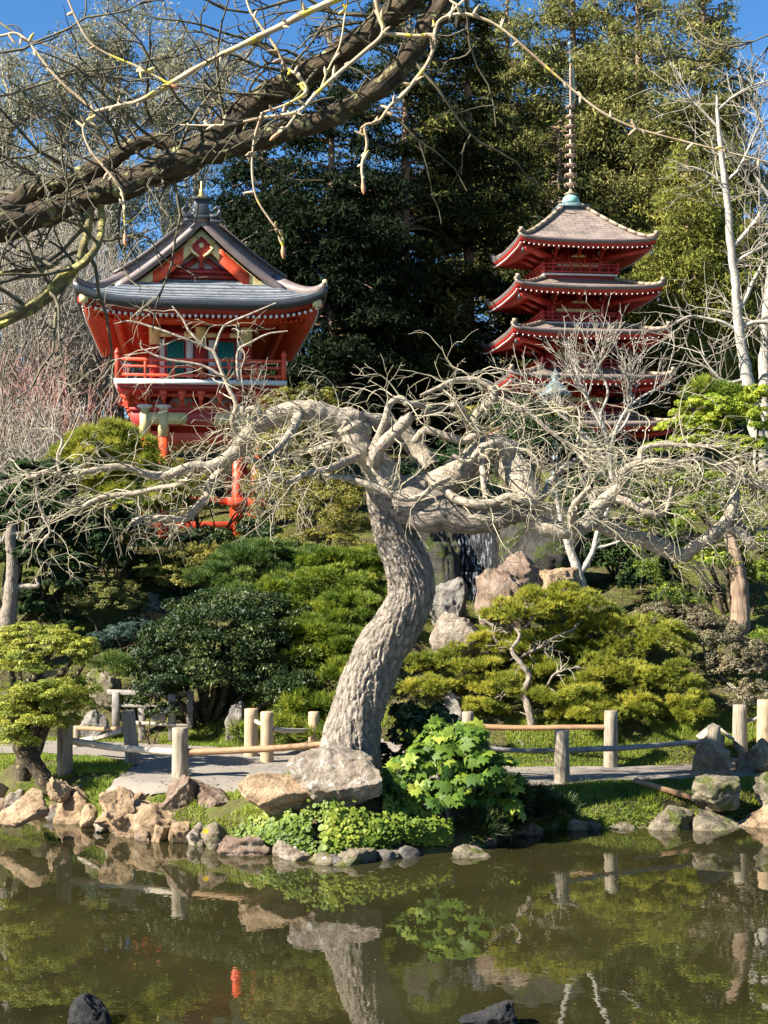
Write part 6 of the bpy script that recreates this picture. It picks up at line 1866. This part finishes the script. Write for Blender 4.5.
for i, (fx, fy, lab) in enumerate([(206, 831, 'yellow flower low by the water between the brown rocks'), (377, 789, 'yellow flower nearest the big lichen spotted boulder'), (286, 823, 'yellow flower in the middle of the leafy ground cover'), (404, 783, 'small yellow flower between boulder and hand leaved shrub')]):
    Yf_ = XZ(fx, fy, .3)[1] - .05
    c = W(fx, fy, Yf_); fl = empty('flower', c, lab, 'flower', 'yellow flowers on the point')
    m_ = MB(lambda p, c=c: np.asarray(p) + c)
    for a in np.arange(8) * math.pi / 4:
        ca, sa = math.cos(a), math.sin(a)
        m_.add([(0, 0, 0), (.02 * ca - .012 * sa, -.012, .02 * sa + .012 * ca), (.045 * ca, -.004, .045 * sa), (.02 * ca + .012 * sa, -.012, .02 * sa - .012 * ca)], [(0, 1, 2, 3)])
    m_.build('petals', M['flower'], fl)
    m_ = MB(lambda p, c=c: np.asarray(p) + c); m_.tube([(0, .01, 0), (0, .03, -.08), (0, .05, -.18)], [.004, .004, .004], 5); m_.build('stalk', M['twig'], fl)

# grass on the banks and lawns
def c_grass(x, y):
    d = dsh(x, y); p = pxx(x, y)
    n_ = vnoise(np.stack([x * 1.7, y * 1.7, x * 0], -1), 6)
    st = lerp(x, HX0, HY0)
    return (d > .05) & (~on_path(x, y)) & (y < st + 1.3) & (n_ > -.55) & (~((p > 236) & (p < 500) & (y < 20.6) & (y > 18) & (x > -2.6) & (p > 262)))
P, N = field(300000, c_grass, 63, (-8, 9), (19.4, 26.5))
r = np.random.default_rng(64)
m = len(P)
ht = r.uniform(.035, .095, (m, 1)) * (1 + .6 * vnoise(P * 2, 7)[:, None])
# longer blades hang over the edge of the bank
edge = np.exp(-(dsh(P[:, 0], P[:, 1]) / .35) ** 2)[:, None]
ht = ht * (1 + edge * 1.0)
dr = unit(np.array([0, 0, 1.]) * (1 - edge * .8) + r.normal(size=(m, 3)) * .38 + edge * np.array([0, -.5, -.1]))
sd_ = unit(np.cross(dr, r.normal(size=(m, 3)))) * .0075
V = np.stack([P - sd_, P + sd_, P + dr * ht], 1).reshape(-1, 3)
gr = mesh_np('grass', V, np.arange(m * 3).reshape(-1, 3), M['grass'], None, False, {'var': ('FLOAT', np.repeat(np.clip(vnoise(P * 1.3, 8) * .5 + .5, 0, 1) * .6 + r.uniform(0, .4, m), 3))})
tag(gr, 'short grass on the pond banks and beside the path', 'grass', kind='stuff')
# little sprigs, moss and litter over the hillside
def c_hill(x, y):
    st = lerp(x, HX0, HY0)
    return (y > st + .1) & (~on_path(x, y)) & (vnoise(np.stack([x * .8, y * .8, x * 0], -1), 9) > -.45)
P, N = field(260000, c_hill, 65, (-12, 12), (24, 38))
r = np.random.default_rng(66); m = len(P)
P = P + N * r.uniform(0, .07, (m, 1))
leaves('moss', P, N, .055, M['moss'], None, .26, .6, np.clip(vnoise(P * .9, 4) * .5 + .5, 0, 1), 67)
tag(bpy.data.objects['moss'], 'moss and small sprigs covering the hillside soil', 'moss', kind='stuff')
P, N = field(30000, c_hill, 68, (-13, 13), (24, 46)); P2_, N2_ = field(5000, lambda x, y: on_path(x, y) & (vnoise(np.stack([x, y, x * 0], -1), 2) > -.3), 72, (-8, 9), (20.5, 26.6)); P2_[:, 2] += .03; P2_ = P2_[:900]; N2_ = N2_[:900]
P = np.concatenate([P + N * .03, P2_]); N = np.concatenate([N, N2_])
o = leaves('leaf_litter', P, N, .045, M['litter'], None, .55, .8, None, 69); tag(o, 'dead leaves and litter on the hillside', 'leaf litter', kind='stuff')

# specks drifting on the pond
r = np.random.default_rng(91); n_ = 900
x = r.uniform(-8, 8, n_); y = r.uniform(11.5, 22, n_); ok = (dsh(x, y) < -.1) & (vnoise(np.stack([x * .6, y * .9, x * 0], -1), 3) > -.1); x, y = x[ok], y[ok]; n_ = len(x)
a = r.uniform(0, math.pi, n_); s_ = r.uniform(.006, .018, n_)
dx, dy = np.cos(a) * s_, np.sin(a) * s_
c = np.stack([x, y, np.full(n_, .006)], -1)
V = np.stack([c + np.stack([dx, dy, dx * 0], -1), c + np.stack([-dy, dx, dx * 0], -1) * .5, c - np.stack([dx, dy, dx * 0], -1), c - np.stack([-dy, dx, dx * 0], -1) * .5], 1).reshape(-1, 3)
o = mesh_np('floating_litter', V, np.arange(n_ * 4).reshape(-1, 4), M['gold2'], None, False, {'var': ('FLOAT', np.repeat(r.uniform(0, 1, n_), 4))}); tag(o, 'tiny leaf specks drifting on the pond surface', 'floating litter', kind='stuff')
# ------------------------------------------------------------------ tall trees behind
def conifer(label, px, Y, top, bot, wpx, mat, n, size, seed, group, bark='conifer_bark', droop=.5, aspect=.2, lay=26, gap=.0, tw=14, name='conifer_tree', vs=.62):
    if mat.startswith('redwood'): vs = .95
    """tall conifer: whorls of drooping sprays round a straight trunk, top/bot picture rows of its crown"""
    r = np.random.default_rng(seed)
    base = ground_at(px, Y); kk = Y / F
    zt, zb_ = W(px, top, Y)[2], W(px, bot, Y)[2]
    root = empty(name, base, label, 'tree', group)
    x0 = (px - 384) * kk
    h = zt - zb_
    nb = lay * 8
    cl = []; paths = []
    for i in range(nb):
        f = r.uniform(0, 1) ** .85                       # 0 = top
        z = zt - f * h
        rad = wpx / 2 * kk * (.16 + .84 * min(1, f * 1.9) ** .8) * r.uniform(.55, 1.12)
        a = r.uniform(0, 2 * math.pi)
        e = np.array([x0 + math.cos(a) * rad, Y + math.sin(a) * rad * .9, z - rad * droop * r.uniform(.1, .6)])
        s = np.array([x0, Y, z])
        for t in (1.0, .68) if rad > .9 else (.9,):
            c = s + (e - s) * t; q = rad * .34 * (1.2 - .35 * t) + .22
            cl.append((c, (q, q, q * vs)))
        pts = np.array([s, s + (e - s) * .5 + np.array([0, 0, .12 * rad]), e]); paths.append((crom(pts, 3), np.linspace(.05, .012, 7)))
    P, N, I = cloud(cl, n, 7, .5, .25, -.6, seed)
    leaves('crown', P, N, size * 1.12, M[mat], root, aspect * 1.4, .35, I, seed, droop=.9)
    build_tubes('limbs', paths, M[bark], root, n=4)
    tk = np.array([[x0, Y, base[2] - .3], [x0 + .05, Y, (base[2] + zt) / 2], [x0, Y, zt - .2]])
    build_tubes('trunk', [(crom(tk, 10), np.linspace(tw * kk / 2, .05, 21))], M[bark], root, n=12, lump=.25)
    return root


GC = 'dark conifers behind the garden'
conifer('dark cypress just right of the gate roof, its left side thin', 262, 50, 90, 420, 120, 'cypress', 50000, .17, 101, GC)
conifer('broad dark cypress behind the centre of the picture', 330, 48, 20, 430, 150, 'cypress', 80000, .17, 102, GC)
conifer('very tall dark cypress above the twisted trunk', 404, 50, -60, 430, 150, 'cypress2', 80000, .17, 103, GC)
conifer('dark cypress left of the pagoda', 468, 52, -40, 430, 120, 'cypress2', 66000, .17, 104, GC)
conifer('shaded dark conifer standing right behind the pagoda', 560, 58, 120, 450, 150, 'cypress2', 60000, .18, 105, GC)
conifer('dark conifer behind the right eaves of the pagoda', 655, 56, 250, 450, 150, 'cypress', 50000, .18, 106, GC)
GR = 'sunlit tall conifers behind the pagoda'
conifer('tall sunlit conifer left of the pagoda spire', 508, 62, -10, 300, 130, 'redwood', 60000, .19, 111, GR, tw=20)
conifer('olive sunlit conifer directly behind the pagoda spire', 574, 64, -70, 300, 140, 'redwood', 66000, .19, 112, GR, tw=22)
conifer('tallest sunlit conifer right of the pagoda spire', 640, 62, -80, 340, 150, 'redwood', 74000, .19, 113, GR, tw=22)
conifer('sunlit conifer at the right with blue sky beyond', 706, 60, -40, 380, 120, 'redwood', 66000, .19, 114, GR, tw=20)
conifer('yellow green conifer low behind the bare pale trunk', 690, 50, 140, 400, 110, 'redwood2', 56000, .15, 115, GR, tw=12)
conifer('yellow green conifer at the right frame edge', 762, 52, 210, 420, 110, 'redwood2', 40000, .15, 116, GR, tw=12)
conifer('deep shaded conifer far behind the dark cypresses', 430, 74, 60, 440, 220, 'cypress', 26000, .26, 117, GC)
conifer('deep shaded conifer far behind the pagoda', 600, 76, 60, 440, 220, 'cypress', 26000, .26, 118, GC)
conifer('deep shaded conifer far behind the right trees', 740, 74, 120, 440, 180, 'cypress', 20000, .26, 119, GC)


def euca(label, px, Y, top, mat, seed, spread, n, size=.16, lean=0, group='grey green eucalyptus trees behind the gate'):
    r = np.random.default_rng(seed)
    base = ground_at(px, Y); kk = Y / F
    root = empty('eucalyptus_tree', base, label, 'tree', group)
    zt = W(px, top, Y)[2]
    hgt = zt - base[2]
    trk = crom(np.array([[base[0], Y, base[2] - .3], [base[0] + lean * .3 + r.normal() * .3, Y, base[2] + hgt * .35], [base[0] + lean * .7 + r.normal() * .5, Y, base[2] + hgt * .68], [base[0] + lean, Y, zt - .8]]), 8)
    R = np.linspace(.30, .06, len(trk)); paths = [(trk, R)]
    TP_ = trk[None, np.linspace(0, len(trk) - 1, 12).astype(int)]
    s_, d_, _, _ = spawn(TP_, 22, .25, 1, .8, r); d_ = unit(d_ + np.array([0, 0, .3]))
    b1 = grow(s_, d_, r.uniform(.8, 1.0, len(s_)) * spread * kk * .8, 9, .16, (0, 0, 1), .10, r)
    s2, d2, _, _ = spawn(b1, 5, .3, 1, .7, r); b2 = grow(s2, d2, r.uniform(.6, 1.6, len(s2)), 6, .2, (0, 0, 1), .06, r)
    s3, d3, _, _ = spawn(b2, 3, .3, 1, .8, r); b3 = grow(s3, d3, r.uniform(.3, .9, len(s3)), 5, .2, (0, 0, -1), .05, r)
    build_tubes('trunk', paths, M['white_bark'], root, n=12, lump=.15)
    batch_tubes('limbs', [(b1, taper(len(b1), 9, np.full(len(b1), .075), np.full(len(b1), .03))), (b2, taper(len(b2), 6, np.full(len(b2), .03), np.full(len(b2), .012))), (b3, taper(len(b3), 5, np.full(len(b3), .016), np.full(len(b3), .008)))], M['grey_twig'], root, 4)
    tips = np.concatenate([b2[:, -1], b3[:, -1], b3[:, 2], b2[:, 3]])
    i = r.integers(0, len(tips), n)
    P = tips[i] + r.normal(size=(n, 3)) * np.array([.34, .34, .26]) * r.uniform(.3, 1.2, (n, 1))
    leaves('crown', P, unit(r.normal(size=(n, 3))), size, M[mat], root, .3, .2, r.uniform(0, 1, len(tips))[i], seed, droop=.9)
    return root


euca('thin grey eucalyptus at the far left edge', 8, 60, 70, 'eucalypt', 121, 80, 14000)
euca('pale leafy eucalyptus above the left eave of the gate', 62, 62, 60, 'eucalypt', 122, 80, 16000)
euca('tall airy eucalyptus left of the gate ridge', 118, 64, 30, 'eucalypt', 123, 80, 18000)
euca('eucalyptus directly behind the gate ridge', 172, 62, 70, 'eucalypt', 124, 70, 17000)
euca('slim eucalyptus between gate roof and dark cypress', 226, 66, 40, 'eucalypt', 125, 60, 13000)
euca('low pale eucalyptus behind the left side of the gate', 36, 54, 200, 'eucalypt', 126, 70, 13000, .13)
euca('low pale eucalyptus behind the right side of the gate', 250, 56, 230, 'eucalypt', 127, 60, 9000, .13)
euca('pale eucalyptus filling the gap left of the gate roof', 92, 52, 190, 'eucalypt', 128, 60, 12000, .13)


def brush(label, px, Y, top, wpx, mat, seed, n1=60, name='bare_shrub', cat='shrub', up=.16, group='leafless thicket left of the gate'):
    r = np.random.default_rng(seed)
    base = ground_at(px, Y); kk = Y / F
    root = empty(name, base, label, cat, group)
    hgt = W(px, top, Y)[2] - base[2]
    S = base + r.normal(size=(n1, 3)) * np.array([wpx * kk * .22, .8, 0]); D = unit(r.normal(size=(n1, 3)) * np.array([.35, .3, .1]) + np.array([0, 0, 1]))
    b1 = grow(S, D, r.uniform(.55, 1.05, n1) * hgt, 10, .13, (0, 0, 1), up, r)
    s2, d2, _, _ = spawn(b1, 7, .2, 1, .7, r); b2 = grow(s2, d2, r.uniform(.12, .4, len(s2)) * hgt, 7, .16, (0, 0, 1), .10, r)
    s3, d3, _, _ = spawn(b2, 5, .15, 1, .8, r); b3 = grow(s3, d3, r.uniform(.05, .18, len(s3)) * hgt, 5, .18, (0, 0, 1), .06, r)
    batch_tubes('stem', [(b1, taper(n1, 10, np.full(n1, .035), np.full(n1, .012)))], M['grey_twig'], root, 5)
    batch_tubes('twigs', [(b2, taper(len(b2), 7, np.full(len(b2), .014), np.full(len(b2), .008))), (b3, taper(len(b3), 5, np.full(len(b3), .009), np.full(len(b3), .006)))], M[mat], root, 3)
    return root


brush('tangle of grey stems at the left edge behind the gate', 10, 44, 200, 110, 'grey_twig', 131)
brush('tall grey thicket filling the slope left of the gate', 70, 46, 230, 110, 'grey_twig', 132)
brush('grey bare stems seen under the left eave of the gate', 118, 48, 290, 90, 'grey_twig', 133, 50)
brush('leafless shrub with reddish pink twigs left of the gate', 34, 38, 366, 100, 'pink_twig', 134, 34)
brush('straw coloured bare shrub below the pink twigs', 30, 34.5, 408, 120, 'grey_twig', 135, 46)
brush('grey bare stems seen right of the gate balcony', 262, 48, 330, 80, 'grey_twig', 136, 40)

# bare pale trunks at the right
br2 = empty('bare_tree', ground_at(750, 42), 'tall leafless tree with a straight pale grey trunk at the right', 'tree')
BT = [limb([(q[0], q[1], q[2] * .72) for q in p], 42, 6, .3) for p in ([(764, 470, 24), (754, 420, 20), (750, 390, 18), (744, 360, 16), (738, 320, 13), (735, 280, 12), (730, 240, 11), (727, 200, 10), (722, 160, 8), (718, 120, 6), (717, 95, 4)],
    [(738, 312, 6), (746, 298, 6), (752, 284, 5), (757, 274, 4), (764, 262, 3)], [(734, 245, 6), (745, 234, 6), (757, 218, 5), (766, 205, 4)], [(736, 262, 5), (752, 252, 5), (775, 240, 4)], [(742, 326, 6), (760, 322, 6), (790, 325, 5)], [(738, 330, 5), (722, 322, 4.5), (705, 318, 4), (690, 316, 3), (676, 322, 2)],
    [(728, 180, 5), (738, 170, 4), (748, 150, 3), (756, 130, 2)], [(724, 190, 4), (714, 176, 3), (700, 170, 2)], [(748, 378, 5), (728, 382, 4), (712, 370, 3), (700, 352, 2)], [(720, 130, 4), (700, 108, 3), (688, 96, 2)], [(718, 110, 4), (734, 96, 3), (752, 86, 2.4), (770, 80, 2)])]
build_tubes('trunk', BT, M['white_bark'], br2, n=10, lump=.25)
r = np.random.default_rng(141)
BP = np.stack([b[0][np.linspace(0, len(b[0]) - 1, 20).astype(int)] for b in BT])
s_, d_, _, _ = spawn(BP, 9, .3, 1, 1.0, r); g1 = grow(s_, d_, r.uniform(.6, 2.2, len(s_)), 8, .16, (.4, 0, 1), .06, r); s_, d_, _, _ = spawn(g1, 4, .2, 1, .8, r); g2 = grow(s_, d_, r.uniform(.3, 1.0, len(s_)), 6, .16, (0, 0, 1), .06, r)
batch_tubes('twigs', [(g1, taper(len(g1), 8, np.full(len(g1), .022), np.full(len(g1), .009))), (g2, taper(len(g2), 6, np.full(len(g2), .011), np.full(len(g2), .006)))], M['grey_twig'], br2, 3)
br3 = empty('bare_tree', ground_at(775, 43), 'second pale trunk cut by the right frame edge', 'tree')
BT = [limb([(q[0], q[1], q[2] * .72) for q in p], 43, 6, .3) for p in ([(768, 450, 20), (764, 400, 18), (765, 350, 15), (768, 300, 14), (775, 240, 12), (772, 180, 9), (780, 100, 6)], [(765, 330, 7), (752, 322, 6), (740, 318, 5)], [(772, 200, 5), (758, 180, 4), (748, 160, 3)], [(770, 280, 6), (784, 250, 5), (800, 230, 4)], [(774, 160, 5), (764, 130, 4), (752, 104, 3)])]
build_tubes('trunk', BT, M['white_bark'], br3, n=10, lump=.25)
BP = np.stack([b[0][np.linspace(0, len(b[0]) - 1, 20).astype(int)] for b in BT])
s_, d_, _, _ = spawn(BP, 14, .2, 1, 1.0, r); g1 = grow(s_, d_, r.uniform(.6, 2.4, len(s_)), 8, .16, (-.2, 0, 1), .06, r); s_, d_, _, _ = spawn(g1, 4, .2, 1, .8, r); g2 = grow(s_, d_, r.uniform(.3, 1.0, len(s_)), 6, .16, (0, 0, 1), .06, r)
batch_tubes('twigs', [(g1, taper(len(g1), 8, np.full(len(g1), .022), np.full(len(g1), .009))), (g2, taper(len(g2), 6, np.full(len(g2), .011), np.full(len(g2), .006)))], M['grey_twig'], br3, 3)
